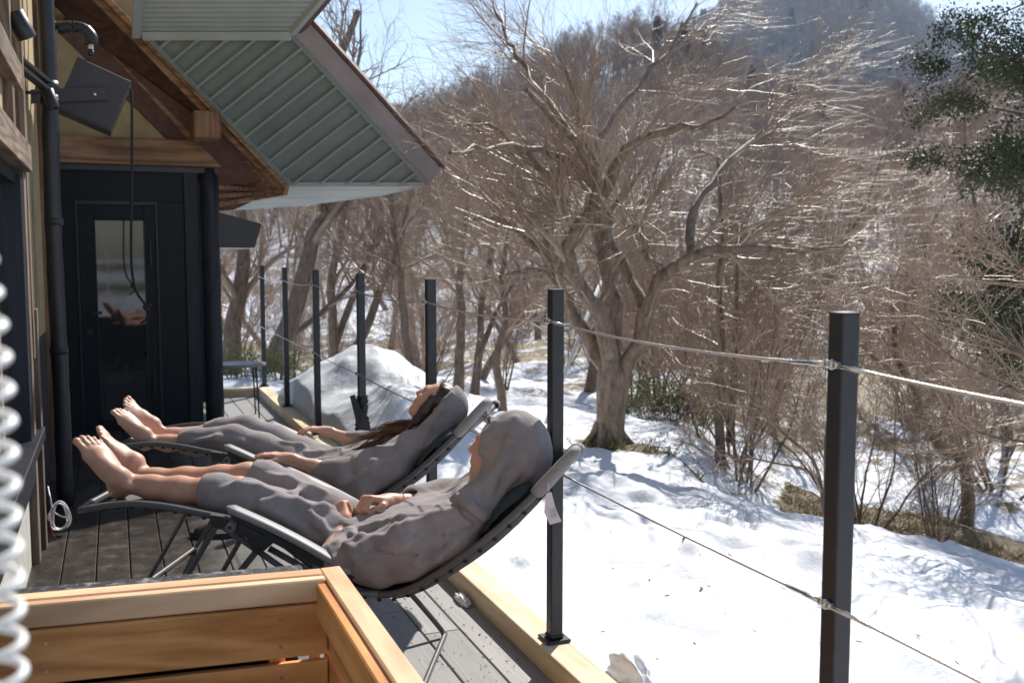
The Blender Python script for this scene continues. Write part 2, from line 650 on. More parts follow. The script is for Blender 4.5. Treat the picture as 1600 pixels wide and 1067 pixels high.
def ground(X, Y, detail=True):
    X = np.asarray(X, float)
    Y = np.asarray(Y, float)
    r = np.hypot(X, Y)
    az = np.arctan2(X, Y) - YAW
    azd = np.degrees(az)
    d = np.maximum(X - 1.54, 0)
    z = .035 - .112 * d - .05 * sstep(0, 1.2, d)
    # bank falls away to the stream beyond the crest, more to the right
    k = sstep(9, 19, azd)
    rc = 7.35 - .02 * np.clip(azd - 10, 0, 30)
    z = z - k * .98 * sstep(rc, rc + 1.6, r) + k * .28 * sstep(13.2, 16, r) + k * .12 * fbm(X * .9, Y * .9, 3, 61) * sstep(9, 10, r) * (1 - sstep(13, 15, r))
    far = sstep(11, 24, r)
    z = z * (1 - far) + (-1.15) * far
    z = np.where((k > 0) & (r > 9.0) & (r < 16), z * (1 - k) + k * np.minimum(z, -1.42 + .27 * sstep(13.2, 16, r)), z)
    # rising snow field, then the wooded hill
    el = np.interp(az, RIDGE_AZ, RIDGE_EL)
    z = z + sstep(17, 62, r) * 2.3 + np.clip((r - 66) / 84, 0, 1) ** 1.1 * (np.tan(el) * 150 - .5)
    z = z - sstep(150, 420, r) * 22
    # shovelled snow pile by the fence
    pile = (.80 * np.exp(-(((X - 2.30) / .74) ** 2 + ((Y - 9.4) / .95) ** 2)) + .50 * np.exp(-(((X - 2.15) / .60) ** 2 + ((Y - 7.6) / .85) ** 2)) + .25 * np.exp(-(((X - 1.95) / .35) ** 2 + ((Y - 6.2) / .7) ** 2)))
    z = z + pile * (X > 1.545)
    if detail:
        nz = sstep(.02, .5, d)
        z = z + .11 * fbm(X * .55 + 9, Y * .55, 3, 1) * nz * (1 + 2 * far)
        z = z + (.075 * fbm(X * 1.2 + Y * .4, Y * 1.0, 2, 5, .4) + .060 * fbm(X * 4.6, Y * 3.6 + X, 3, 8, .5)) * np.minimum(nz + .25, 1) * (r < 40)
        z = z + .085 * fbm(X * 3.0, Y * 3.0, 2, 15) * np.clip(pile * 2.2, 0, 1)
        near = (r < 12) & (X > 1.5)
        if near.any():
            zz = np.zeros(near.sum())
            xn, yn = X[near], Y[near]
            for (dx, dy, rad, dep) in DENTS:
                q = ((xn - dx) ** 2 + ((yn - dy) / 1.3) ** 2) / rad ** 2
                zz -= dep * np.exp(-q) - dep * .35 * np.exp(-(np.sqrt(q) - 1.6) ** 2 * 4)
            z[near] += zz * .8
        z = z + 2.2 * fbm(X * .06, Y * .06, 4, 11) * sstep(55, 90, r)
    inside = (X < 1.53) & (Y < 11.13) & (Y > -3)
    z = np.where(inside, -.30, z)
    return z


def gz(x, y):
    return float(ground(np.array([x]), np.array([y]))[0])


def build_ground():
    def axis(fine0, fine1, step, lo, hi, grow=1.09):
        c = list(np.arange(fine0, fine1, step))
        s = step
        a = []
        x = fine0
        while x > lo:
            s = min(s * grow, 14)
            x -= s
            a.append(x)
        s = step
        b = []
        x = fine1
        while x < hi:
            s = min(s * grow, 14)
            b.append(x)
            x += s
        return np.array(sorted(a) + c + b)
    xs = axis(1.545, 6.6, .032, -420, 420, 1.055)
    xs = np.sort(np.append(xs, [1.50]))
    ys = axis(1.2, 10.6, .045, -60, 460, 1.055)
    ys = np.sort(np.append(ys, [11.12, 11.16]))
    XX, YY = np.meshgrid(xs, ys)
    ZZ = ground(XX, YY)
    V = np.stack([XX, YY, ZZ], -1).reshape(-1, 3)
    ny, nx = XX.shape
    i = np.arange(ny * nx).reshape(ny, nx)
    F = np.stack([i[:-1, :-1], i[:-1, 1:], i[1:, 1:], i[1:, :-1]], -1).reshape(-1, 4)
    me = mesh_np(V, F, 'snow_ground')
    r = np.hypot(XX, YY)
    azd = np.degrees(np.arctan2(XX, YY) - YAW)
    soil = np.full(XX.shape, -.30)
    # bare earth round the tree and along the strip running off to the right
    tx, ty = 4.49, 8.70
    e = np.exp(-(((XX - tx) / .62) ** 2 + ((YY - ty + .05) / .42) ** 2))
    px, py = XX - 4.5, YY - 8.45
    uu, vv = px * .78 - py * .62, px * .62 + py * .78
    e2 = sstep(-.5, .1, uu) * (1 - sstep(1.3, 1.9, uu)) * np.exp(-(vv / .26) ** 2)
    soil = np.maximum(soil, -.3 + .75 * np.maximum(e, e2))
    mid = sstep(9.5, 12.5, r)
    soil = np.maximum(soil, np.where(mid > 0, -.3 + mid * (.44 + .30 * fbm(XX * .22, YY * .22, 2, 31)), -.3))
    wob = .5 * fbm(XX * .8, YY * .8, 2, 66)
    bank = sstep(14.5, 18, azd + wob * 6) * sstep(8.7, 9.4, r) * (1 - sstep(13.0, 14.0, r + wob * 2.4))
    soil = np.maximum(soil, -.3 + .85 * bank)
    hill = sstep(60, 80, r)
    soil = soil + .05 * sstep(11, 18, r) * (1 - hill)
    soil = np.where(hill > 0, soil * (1 - hill) + hill * .18, soil)
    at = me.attributes.new('soil', 'FLOAT', 'POINT')
    at.data.foreach_set('value', soil.astype(np.float32).ravel())
    link('snow_ground', me, M_snow, smooth=True, kind='structure')


build_ground()


def build_mountain():
    """bluish wooded mountain far behind"""
    az = np.linspace(radians(-6), radians(48), 170) + YAW
    t = np.linspace(0, 1, 70)
    azl = np.degrees(az - YAW)
    el = np.interp(azl, [-6, 2, 8, 13, 16.5, 18, 20.5, 22.8, 24, 27, 31, 38, 48], [4, 6.5, 10.5, 13.2, 14.3, 14.3, 13.0, 11.0, 9.9, 8.0, 7.0, 6.5, 6])
    R0, R1 = 300., 600.
    A, T = np.meshgrid(az, t)
    RR = R0 + (R1 - R0) * T
    hgt = np.tan(np.radians(el))[None, :] * R1 * np.sin(np.clip(T, 0, 1) * pi / 2) ** 1.3
    Xm, Ym = RR * np.sin(A), RR * np.cos(A)
    hgt = hgt + (fbm(Xm * .008, Ym * .008, 5, 41) * 13 + fbm(Xm * .05, Ym * .05, 3, 47) * 4) * np.sin(T * pi * .93 + .05) - 6
    V = np.stack([Xm, Ym, hgt], -1).reshape(-1, 3)
    ny, nx = Xm.shape
    i = np.arange(ny * nx).reshape(ny, nx)
    F = np.stack([i[:-1, :-1], i[:-1, 1:], i[1:, 1:], i[1:, :-1]], -1).reshape(-1, 4)
    m, nt, b = new_mat('wooded_mountainside')
    L = nt.links.new
    geo = N(nt, 'NewGeometry')
    n1 = N(nt, 'TexNoise', Scale=.012, Detail=10., Roughness=.7)
    n2 = N(nt, 'TexNoise', Scale=.11, Detail=8., Roughness=.8)
    L(geo.outputs['Position'], n1.inputs['Vector'])
    L(geo.outputs['Position'], n2.inputs['Vector'])
    ad = N(nt, 'Math', operation='MULTIPLY_ADD')
    ad.inputs[1].default_value = .6
    L(n2.outputs['Fac'], ad.inputs[0])
    L(n1.outputs['Fac'], ad.inputs[2])
    col = ramp(nt, ad.outputs[0], [(.55, (.018, .030, .018)), (.70, (.035, .045, .028)), (.80, (.085, .060, .050)), (.93, (.14, .10, .085)), (1.0, (.40, .40, .42))])
    L(col, b.inputs['Base Color'])
    b.inputs['Roughness'].default_value = .95
    b.inputs['Specular IOR Level'].default_value = .1
    bp = N(nt, 'Bump', Strength=1., Distance=9.)
    L(n2.outputs['Fac'], bp.inputs['Height'])
    L(bp.outputs[0], b.inputs['Normal'])
    link('mountain', mesh_np(V, F), m, smooth=True, kind='structure')
    return Xm, Ym, hgt


MOUNT = build_mountain()

# ------------------------------------------------------------------ deck
deck = empty('deck', (0, 0, 0), kind='structure')
PW, PITCHX = .149, .155
edges = [-.123 + PITCHX * k for k in range(-4, 10)]
random.seed(11)
joints_by = {}
for k, x0 in enumerate(edges):
    y = -2.0 + random.uniform(-1.6, 0)
    lens = [1.82, 2.73, 3.64]
    while y < 10.99:
        L_ = random.choice(lens)
        if x0 < .4 and y > 3.4 and y < 6: L_ = 1.82
        y1 = min(y + L_, 10.99)
        if y1 > 1.0 and y1 - y > .05:
            me = box_mesh((0, 0, 0), (PW, y1 - y - .004, .030), bevel=.0035)
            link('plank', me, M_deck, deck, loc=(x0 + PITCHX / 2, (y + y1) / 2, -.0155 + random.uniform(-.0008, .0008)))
        y = y1
link('under_frame', box_mesh((.45, 4.8, -.14), (2.1, 12.3, .10)), M_darkwood, deck)
# timber kerb around the deck edge
ky = [-2.0, 1.35, 4.98, 8.62, 11.06]
for a, b_ in zip(ky[:-1], ky[1:]):
    link('kerb_beam', box_mesh((0, 0, 0), (.118, b_ - a - .003, .120), bevel=.006, seg=2), M_kerb, deck, loc=(1.479, (a + b_) / 2, .030))
link('kerb_beam', box_mesh((0, 0, 0), (1.10, .118, .120), bevel=.006, seg=2), M_kerb_x, deck, loc=(.866, 11.00, .0302))

# ------------------------------------------------------------------ cable fence
FX, FY0, FS, FH = 1.492, 1.760, 1.5437, 1.309
fence = empty('cable_fence', (FX, FY0, .09), 'black steel post fence with two sagging steel cables along the deck edge', 'fence')
PZ = [.748, 1.288]                # cable heights at the posts


def post_mesh():
    bm = bmesh.new()
    bm_box(bm, (0, 0, FH / 2 + .006), (.048, .048, FH - .012), bevel=.004, seg=2)
    return bm_mesh(bm)


PM = post_mesh()
PLATE = box_mesh((0, 0, .006), (.096, .096, .012), bevel=.003)
PFOOT = box_mesh((0, 0, .02), (.060, .060, .018), bevel=.008)
CAPM = box_mesh((0, 0, FH), (.050, .050, .006), bevel=.002)
posts = []
for n in range(-1, 7):
    y = FY0 + FS * n
    p = link('post', PM, M_post, fence, loc=(FX, y, .0905))
    link('base_plate', PLATE, M_post, p, loc=(FX, y, .0905))
    link('weld_collar', PFOOT, M_post, p, loc=(FX, y, .0905))
    link('post_cap', CAPM, M_post, p, loc=(FX, y, .0905))
    posts.append((FX, y))
    for z in PZ:
        bm = bmesh.new()
        bmesh.ops.create_uvsphere(bm, u_segments=12, v_segments=8, radius=.0125)
        for s in (-1, 1):
            bmesh.ops.create_cone(bm, cap_ends=True, segments=12, radius1=.010, radius2=.006, depth=.012, matrix=Matrix.Translation((0, s * .014, 0)) @ Matrix.Rotation(pi / 2, 4, 'X'))
        e = link('eye_bolt', bm_mesh(bm), M_steel, p, smooth=True, loc=(FX - .030, y - .004, z + .0))
        me = tube_mesh([(FX - .030, y, z), (FX - .02, y, z)], .006, 8)
        link('bolt_shank', me, M_steel, p)
for n in range(-1, 6):
    y0, y1 = FY0 + FS * n, FY0 + FS * (n + 1)
    for z in PZ:
        sag = .022 if z > 1 else .006
        xs = FX - .030
        t = np.linspace(0, 1, 60)
        P = np.stack([np.full(60, xs), y0 + (y1 - y0) * t, z - sag * 4 * t * (1 - t)], 1)
        me = tube_mesh(P, .0028, 6)
        c = link('cable', me, M_cable, fence, smooth=True)
        # twisted strands stand proud of the core near the camera
        if n < 3:
            T = np.linspace(0, 1, 420)
            core = np.stack([np.interp(T, t, P[:, i]) for i in range(3)], 1)
            parts = []
            for s in range(3):
                ph = T * (y1 - y0) / .022 * 2 * pi + s * 2 * pi / 3
                H = core + np.stack([np.cos(ph), np.zeros_like(ph), np.sin(ph)], 1) * .0026
                parts.append(tubes_arrays(H[None], np.full((1, 420), .0013), 4))
            v, f = merge_np(parts)
            link('strand', mesh_np(v, f), M_cable, c, smooth=True)
        ends = ((0, 1), (1, -1)) if n in (-1, 0) else ()
        for tt, s in ends:
            yy = y0 if tt == 0 else y1
            dz = -sag * 4 * s * s / (y1 - y0)
            q = [(xs, yy + s * .018, z - .018 * abs(dz)), (xs, yy + s * .075, z - .075 * abs(dz)), (xs, yy + s * .076, z - .076 * abs(dz)), (xs, yy + s * .135, z - .135 * abs(dz)), (xs, yy + s * .150, z - .15 * abs(dz))]
            link('swage_fitting', tube_mesh(q, [.0062, .0062, .0048, .0048, .003], 10), M_steel, c, smooth=True)

# black bag tied on the fourth post
fb = FY0 + FS * 3
th = np.linspace(0, 2 * pi, 33)[:-1]
vb = []
zs = np.linspace(.33, .60, 26)
for i, z in enumerate(zs):
    t = i / 25
    rr = .046 * (1.15 - .35 * t) * (1 + .07 * np.sin(th * 3 + t * 9) + .05 * np.sin(th * 7 - t * 25)) + .0035 * np.sin(t * 46 + th * 2)
    rr = rr - .010 * math.exp(-((t - .55) / .06) ** 2)
    vb.append(np.stack([FX + rr * np.cos(th) * .95, fb + rr * np.sin(th) * .95, np.full(32, z)], 1))
vb = np.vstack(vb)
ii = np.arange(26 * 32).reshape(26, 32)
fbq = np.stack([ii[:-1], np.roll(ii[:-1], -1, 1), np.roll(ii[1:], -1, 1), ii[1:]], -1).reshape(-1, 4)
M_bag = simple('black_plastic_bag', (.006, .006, .007), rough=.35, spec=.3)
bag = empty('plastic_bag', (FX, fb, .33), 'crumpled black plastic bag tied around a fence post', 'bag')
link('bag_wrap', mesh_np(vb, fbq), M_bag, bag, smooth=True)
flap = np.array([[FX - .03, fb - .05, .34], [FX + .03, fb - .055, .25], [FX + .055, fb - .045, .24], [FX + .045, fb - .04, .40], [FX - .01, fb - .055, .50], [FX - .06, fb - .052, .62], [FX - .092, fb - .05, .61]])
link('loose_flap', poly_slab([tuple(p) for p in flap], (0, -1, 0.05), .004), M_bag, bag)

# ------------------------------------------------------------------ cedar plunge tub
TZ = .62
tub = empty('wooden_tub', (.15, 2.3, 0), 'open square tub of orange larch boards beside the near lounger', 'tub')
tx0, tx1, ty1, ty0 = -.36, .590, 2.835, 1.25
def rimbeam(name, a, b, w, h, m, par=tub, bev=.004):
    return link(name, beam_mesh(a, b, w, h, bev), m, par)
rim_far = rimbeam('rim_board', (tx0, ty1 - .030 + .092, TZ - .019), (tx1 - .060, ty1 - .030, TZ - .019), .058, .038, M_larch)
rimbeam('rim_board', (tx0, ty1 - .078 + .092, TZ - .036), (tx1 - .060, ty1 - .080, TZ - .034), .036, .064, M_larch)
rim_r = rimbeam('rim_board', (tx1 - .030, ty1, TZ - .0185), (tx1 - .030, ty0, TZ - .0185), .060, .038, M_larch_y)
rimbeam('inner_rail', (tx1 - .074, ty1 - .10, TZ - .062), (tx1 - .074, ty0, TZ - .062), .030, .10, M_larch_dark_y)
for (z0, z1) in ((TZ - .215, TZ - .070), (TZ - .375, TZ - .233), (TZ - .53, TZ - .392), (.03, TZ - .548)):
    b1 = rimbeam('side_board', (tx0, ty1 - .098 + .092, (z0 + z1) / 2), (tx1 - .060, ty1 - .098, (z0 + z1) / 2), .026, z1 - z0, M_larch_dark, bev=.003)
    rimbeam('side_board', (tx1 - .045, ty1 - .03, (z0 + z1) / 2), (tx1 - .045, ty0, (z0 + z1) / 2), .026, z1 - z0, M_larch_dark_y, bev=.003)
    for xx in (-.195, .40):
        for zz in (z0 + .035, z1 - .035):
            bm = bmesh.new()
            R_ = Matrix.Rotation(pi / 2, 4, 'X')
            yy = ty1 - .098 + .092 * (tx1 - .06 - xx) / (tx1 - .06 - tx0) - .0135
            bmesh.ops.create_cone(bm, cap_ends=True, segments=14, radius1=.0048, radius2=.0048, depth=.003, matrix=Matrix.Translation((xx, yy, zz)) @ R_)
            bmesh.ops.create_cone(bm, cap_ends=True, segments=5, radius1=.0018, radius2=.0018, depth=.0036, matrix=Matrix.Translation((xx, yy - .0004, zz)) @ R_)
            link('screw', bm_mesh(bm), M_steel, b1)
for xx in (-.20, .395):
    link('batten', box_mesh((xx, ty1 - .068 + .092 * (tx1 - .06 - xx) / (tx1 - .06 - tx0), .30), (.045, .024, .54), bevel=.003), M_larch_dark, tub)
link('corner_post', box_mesh((tx1 - .092, ty1 - .068, .30), (.028, .028, .55), bevel=.003), M_larch_dark, tub)
# dark, wet outer cladding with a snow-dusted ledge
M_ledge = simple('wet_black_ledge', (.020, .021, .024), (.28, .28, .29), rough=.45, scale=26, bump=.5, bscale=60, ramp_pos=(.52, .70))
rimbeam('outer_ledge', (tx0, ty1 + .032 + .092, TZ - .024), (tx1 - .105, ty1 + .028, TZ - .020), .060, .040, M_ledge, bev=.006)
rimbeam('outer_cladding', (tx0, ty1 + .012 + .092, .29), (tx1 - .125, ty1 + .012, .29), .020, .57, M_black)

# white coiled air hose hanging close to the camera
t = np.linspace(0, 1, 1500)
cx, cy = -.0805, .75
ph = t * 2 * pi * 74
zc_ = .30 + 1.62 * t
P = np.stack([cx - .055 * np.clip((zc_ - 1.40) / .2, 0, 3) ** 2 * .35 + .0140 * np.cos(ph), cy + .0140 * np.sin(ph), zc_], 1)
hose = empty('coiled_hose', (cx, cy, .3), 'white plastic coiled hose hanging beside the larch tub', 'hose')
link('coil', tube_mesh(P, .0033, 10), M_white, hose, smooth=True)
link('hose_tail', tube_mesh(catmull([tuple(P[-1]), (P[-1][0] - .03, cy + .01, 1.96), (-.36, cy + .03, 2.0), (-.43, cy + .03, 2.02)]), .0055, 10), M_white, hose, smooth=True)
link('hose_tail', tube_mesh(catmull([tuple(P[0]), (cx, cy + .02, .2), (cx - .05, cy + .1, .05), (cx - .1, cy + .3, .006)]), .0055, 10), M_white, hose, smooth=True)

# twigs, leaves and needles lying on the snow and on the boards
rl = np.random.default_rng(44)


def litter(name, n, xr, yr, zf, size, mat, label, cat):
    x, y = rl.uniform(*xr, n), rl.uniform(*yr, n)
    z = zf(x, y)
    a = rl.uniform(0, 2 * pi, n)
    L = rl.uniform(size[0], size[1], n)[:, None]
    w = L * rl.uniform(.06, .5, (n, 1))
    d = np.stack([np.cos(a), np.sin(a), rl.uniform(-.1, .25, n)], 1)
    s = np.stack([-np.sin(a), np.cos(a), np.zeros(n)], 1)
    c = np.stack([x, y, z + .003], 1)
    up = np.array([0, 0, .004])
    V = np.stack([c - d * L, c + s * w, c + d * L + up, c - s * w + up], 1).reshape(-1, 3)
    o = link(name, mesh_np(V, np.arange(len(V)).reshape(-1, 4)), mat, None, kind='stuff', label=label, cat=cat)


M_litter = simple('dead_leaf', (.10, .06, .035), (.22, .14, .08), rough=.8, scale=30)
litter('snow_litter', 170, (1.7, 6.5), (1.6, 8.6), lambda x, y: ground(x, y), (.008, .030), M_litter, 'dead leaves and twigs scattered on the snow bank', 'leaves')
litter('deck_litter', 420, (.72, 1.40), (2.6, 5.2), lambda x, y: np.zeros_like(x), (.002, .009), M_litter, 'brown leaf crumbs scattered on the deck boards by the kerb', 'leaves')


# ------------------------------------------------------------------ house
house = empty('house', (-.42, 5.5, 0), 'old timber and ochre plaster house with a black door wall under a sheet metal eave', 'house')
WX = -.43


def hbox(name, x0, x1, y0, y1, z0, z1, m, par=house, bevel=.004):
    return link(name, box_mesh((0, 0, 0), (abs(x1 - x0), abs(y1 - y0), abs(z1 - z0)), bevel=bevel), m, par, loc=((x0 + x1) / 2, (y0 + y1) / 2, (z0 + z1) / 2))


# side wall along the deck
hbox('plaster_wall', WX - .15, WX, 5.42, 9.28, 1.02, 4.2, M_plaster, bevel=0)
hbox('plaster_wall', WX - .15, WX, -1.5, 5.42, 2.05, 4.2, M_plaster, bevel=0)
hbox('lower_wall', WX - .15, WX + .01, -1.5, 5.40, -.1, .58, M_concrete, bevel=0)
hbox('lower_wall', WX - .15, WX - .002, 5.42, 9.28, -.1, 1.02, M_bluewood, bevel=0)
hbox('wall_post', WX - .06, WX + .045, 5.36, 5.49, -.05, 1.93, M_greywood)
hbox('wall_post', WX - .06, WX + .050, 5.505, 5.60, 1.0, 3.4, M_greywood)
hbox('wall_post', WX - .06, WX + .062, 5.60, 5.70, -.05, 1.25, M_greywood)
hbox('wall_post', WX - .06, WX + .055, 7.30, 7.56, -.05, 3.3, M_oldwood_z)
hbox('wall_post', WX - .06, WX + .040, 5.02, 5.12, 2.0, 3.5, M_greywood)
hbox('window_lintel', WX - .08, WX + .075, 2.4, 5.50, 1.93, 2.06, M_greywood_y)
hbox('window_lintel', WX - .08, WX + .060, 2.2, 5.35, 2.30, 2.42, M_greywood_y)
hbox('window_head', WX - .12, WX + .02, 2.4, 5.34, 1.86, 1.925, M_black)
# black inner jamb and sill
hbox('window_jamb', WX - .12, WX + .040, 5.24, 5.355, .60, 1.90, M_bluewood)
sill = hbox('window_sill', WX - .10, WX + .075, 2.4, 5.66, .575, .635, M_bluewood)
hbox('sill_apron', WX + .010, WX + .045, 2.4, 5.35, .42, .572, M_bluewood)
# timber window with panes
win = hbox('window', WX - .10, WX - .055, 4.98, 5.08, .64, 1.86, M_greywood)
for (a, b_) in ((3.02, 3.07), (3.98, 4.06), (4.50, 4.53)):
    hbox('window_stile', WX - .10, WX - .060, a, b_, .64, 1.86, M_greywood, win)
for z in (.64, 1.02, 1.40, 1.80):
    hbox('glazing_bar', WX - .097, WX - .063, 2.5, 4.98, z, z + (.055 if z in (.64, 1.80) else .026), M_greywood_y, win, bevel=.002)
M_pane = simple('window_pane', (.16, .18, .19), rough=.06, spec=.9)
ya = [2.5, 3.02, 3.98, 4.50, 4.98]
for i in range(4):
    for z0, z1 in ((.69, 1.02), (1.046, 1.40), (1.426, 1.80)):
        hbox('pane', WX - .085, WX - .079, ya[i] + (.04 if i else 0), ya[i + 1], z0, z1, M_pane, win, bevel=0)

# end wall with the door, facing along the deck
EY = 9.30
pz = lambda py: on_y(200, py, EY)[2]
pxx = lambda px: on_y(px, 450, EY)[0]
hbox('black_wall', -.42, .715, EY, EY + .10, 1.98, 2.30, M_black)
hbox('black_wall', -.42, -.275, EY, EY + .10, -.02, 1.98, M_black)
hbox('black_wall', .365, .60, EY, EY + .10, -.02, 1.98, M_black)
hbox('corner_board', .60, .715, EY - .025, EY + .11, -.02, 2.24, M_bluewood)
hbox('corner_board', -.46, -.40, EY - .02, EY + .11, -.02, 2.28, M_oldwood_z)
hbox('head_board', -.42, 1.09, EY - .045, EY + .02, 2.235, 2.285, M_greybox)
door = hbox('door', -.265, -.135, EY - .005, EY + .05, .0, 1.95, M_black)
hbox('door_stile', .262, .355, EY - .005, EY + .05, .0, 1.95, M_black, door)
hbox('door_rail', -.135, .262, EY - .005, EY + .05, 1.815, 1.95, M_black, door)
hbox('door_rail', -.135, .262, EY - .005, EY + .05, .0, .085, M_black, door)
hbox('pane', -.135, .262, EY + .012, EY + .022, .085, 1.815, M_glass, door, bevel=0)
hbox('glazing_bead', -.139, -.130, EY - .012, EY + .0, .085, 1.815, M_post, door, bevel=.002)
hbox('glazing_bead', .256, .266, EY - .012, EY + .0, .085, 1.815, M_post, door, bevel=.002)
hbox('hinge', .300, .318, EY - .03, EY - .004, 1.42, 1.66, M_post, door)
hbox('hinge', .300, .318, EY - .03, EY - .004, .30, .50, M_post, door)
link('handle', tube_mesh([(-.215, EY, 1.02), (-.215, EY - .05, 1.02), (-.20, EY - .055, 1.02), (-.10, EY - .055, 1.02)], .010, 10), M_post, door, smooth=True)
bm = bmesh.new()
bmesh.ops.create_cone(bm, cap_ends=True, segments=20, radius1=.022, radius2=.022, depth=.012, matrix=Matrix.Translation((-.20, EY - .010, .86)) @ Matrix.Rotation(pi / 2, 4, 'X'))
bmesh.ops.create_uvsphere(bm, u_segments=10, v_segments=8, radius=.010, matrix=Matrix.Translation((-.20, EY - .018, .86)))
link('lock', bm_mesh(bm), M_post, door)
hbox('room_backing', -.42, .70, EY + .112, EY + .13, -.02, 2.30, M_black, house, bevel=0)  # added black panel, stops light leaking round the door
hbox('door_frame', -.285, .374, EY - .016, EY + .02, 1.950, 1.982, M_post, door, bevel=.002)
hbox('door_frame', -.285, -.266, EY - .018, EY + .02, 0, 1.975, M_post, door, bevel=.002)
hbox('door_frame', .356, .374, EY - .018, EY + .02, 0, 1.975, M_post, door, bevel=.002)
# round black column
col_P = np.array([(.82, EY + .02, -.02), (.82, EY + .02, 2.28)])
link('column', tube_mesh(np.linspace(col_P[0], col_P[1], 12), .080 + .003 * np.sin(np.arange(12) * 2.1), 28), M_bluewood, house, smooth=True)
# beam over the door, plaster gable, braces
hbox('gable_plaster', -.46, .82, EY + .03, EY + .12, 2.28, 3.9, M_plaster, bevel=0)
hbox('tie_beam', -.44, 1.09, EY - .075, EY + .06, 2.288, 2.515, M_oldwood, bevel=.008)
link('gable_rafter', beam_mesh((-.38, EY - .03, 3.80), (.73, EY - .03, 2.56), .11, .17, .008), M_oldwood, house)
link('gable_strut', box_mesh((-.20, EY - .02, 3.56), (.36, .13, .17), bevel=.006), M_oldwood, house)
# purlin end sticking out of the gable
hbox('purlin_end', .665, .885, EY - .50, EY + .12, 2.50, 2.72, M_oldwood_z, bevel=.010)
hbox('purlin_wedge', .885, 1.02, EY - .02, EY + .08, 2.515, 2.66, M_oldwood)

# eave: sloping verge soffit of ribbed sheet metal
V3 = lambda p: Vector([float(q) for q in p])
EI = 8.90
A_ = V3(on_y(230, 56, EI))
B_ = V3(on_y(455, 287, EI))
sdir = Vector((cos(YAW), -sin(YAW), 0))
A2 = A_ + sdir * 1.19
B2 = B_ + sdir * 1.19
up_n = (B_ - A_).cross(A2 - A_).normalized()
if up_n.z < 0: up_n = -up_n
e1 = (B_ - A_).normalized()
e2 = up_n.cross(e1)
if e2.dot(A2 - A_) < 0: e2 = -e2
to2 = lambda p: ((p - A_).dot(e1), (p - A_).dot(e2))
to3 = lambda q: A_ + e1 * q[0] + e2 * q[1]
eave = empty('eave', tuple(B_))
setparent(eave, house)
quad = [to2(p) for p in (A_, B_, B2, A2)]
vp = Vector(ray(-174, 590))                      # ribs run along this direction
g = Vector((vp.dot(e1), vp.dot(e2))).normalized()
nn = Vector((-g.y, g.x))
ds = [nn.x * q[0] + nn.y * q[1] for q in quad]
d0, d1 = min(ds), max(ds)
NR = 17
step = (d1 - d0) / NR
for i in range(NR):
    a, b_ = d0 + i * step, d0 + (i + 1) * step
    pl = clip_poly(clip_poly(quad, (-nn.x, -nn.y), -(a + .001)), (nn.x, nn.y), b_ - .001)
    if len(pl) < 3: continue
    tilt = .006 if i % 2 else -.004
    s = link('soffit_panel', poly_slab([to3(q) for q in pl], up_n, .004), M_soffit, eave)
    rb = clip_poly(clip_poly(quad, (-nn.x, -nn.y), -(b_ - .011)), (nn.x, nn.y), b_ + .011)
    if len(rb) >= 3:
        link('rib', poly_slab([to3(q) for q in rb], -up_n, .040), M_rib, s)
# light strip trims on the boundaries
def trim(a, b, w, h, m, off=(0, 0, 0), name='edge_trim', par=eave):
    o = Vector(off)
    return link(name, beam_mesh(V3(a) + o, V3(b) + o, w, h, .003, up=up_n), m, par)
trim(A_, B_, .045, .03, M_soffit, -up_n * .02)
trim(B_, B2, .04, .03, M_soffit_lt, -up_n * .02)
trim(A2, B2, .035, .03, M_soffit, -up_n * .02)
trim(A_ - sdir * .03, A2, .07, .045, M_soffit_lt, -up_n * .02)
# outer fascia of weathered metal with a rusty drip edge
ox = Vector((cos(YAW), -sin(YAW), 0))
F0, F1 = A2 + ox * .02, B2 + ox * .02
fn = Vector((.10, -.30, .22))
outer = [F0, F1, F1 + Vector((.085, -.08, .120)), F0 + Vector((.085, -.08, .120))]
fnorm = (outer[1] - outer[0]).cross(outer[3] - outer[0]).normalized()
cut = [(0, .80), (.803, 1.0)]
for c0, c1 in cut:
    q = [outer[0].lerp(outer[1], c0), outer[0].lerp(outer[1], c1), outer[3].lerp(outer[2], c1), outer[3].lerp(outer[2], c0)]
    link('fascia', poly_slab(q, fnorm, .012), M_fascia, eave)
link('drip_edge', beam_mesh(outer[3] + Vector((.015, -.01, .03)), outer[2] + (outer[2] - outer[3]).normalized() * .02 + Vector((.015, -.01, .03)), .03, .085, .004, up=up_n), M_rust, eave)
link('roof_sheet', poly_slab([A_ + up_n * .16 - ox * .9, B_ + up_n * .16 - ox * .9 + (B_ - A_).normalized() * .1, outer[2] + up_n * .05, outer[3] + up_n * .05], up_n, .02), M_rust, eave)
# level soffit below, running away along the house
zB = B_.z - .01
C1 = V3(on_z(365, 327, zB))
C2 = V3(on_z(480, 319, zB))
C3 = V3(on_z(600, 303, zB))
low = [C1, B_ + Vector((0, 0, -.01)), B2 + Vector((0, 0, -.01)), C3, C2]
for p in low: p.z = zB
NL = 7
for i in range(NL):
    n2 = Vector((sin(YAW), cos(YAW), 0))
    dd = [n2.dot(p) for p in low]
    a, b_ = min(dd) + (max(dd) - min(dd)) * i / NL, min(dd) + (max(dd) - min(dd)) * (i + 1) / NL
    pl = clip_poly(clip_poly([(p.x, p.y) for p in low], (-n2.x, -n2.y), -(a + .002)), (n2.x, n2.y), b_ - .002)
    if len(pl) > 2:
        link('level_soffit_strip', poly_slab([(x, y, zB - .002 * (i % 2)) for x, y in pl], (0, 0, 1), .01), M_soffit_lt, eave)
link('level_soffit_edge', tube_mesh([tuple(C1), tuple(C2), tuple(C3), tuple(B2)], .016, 8), M_soffit_lt, eave, smooth=True)
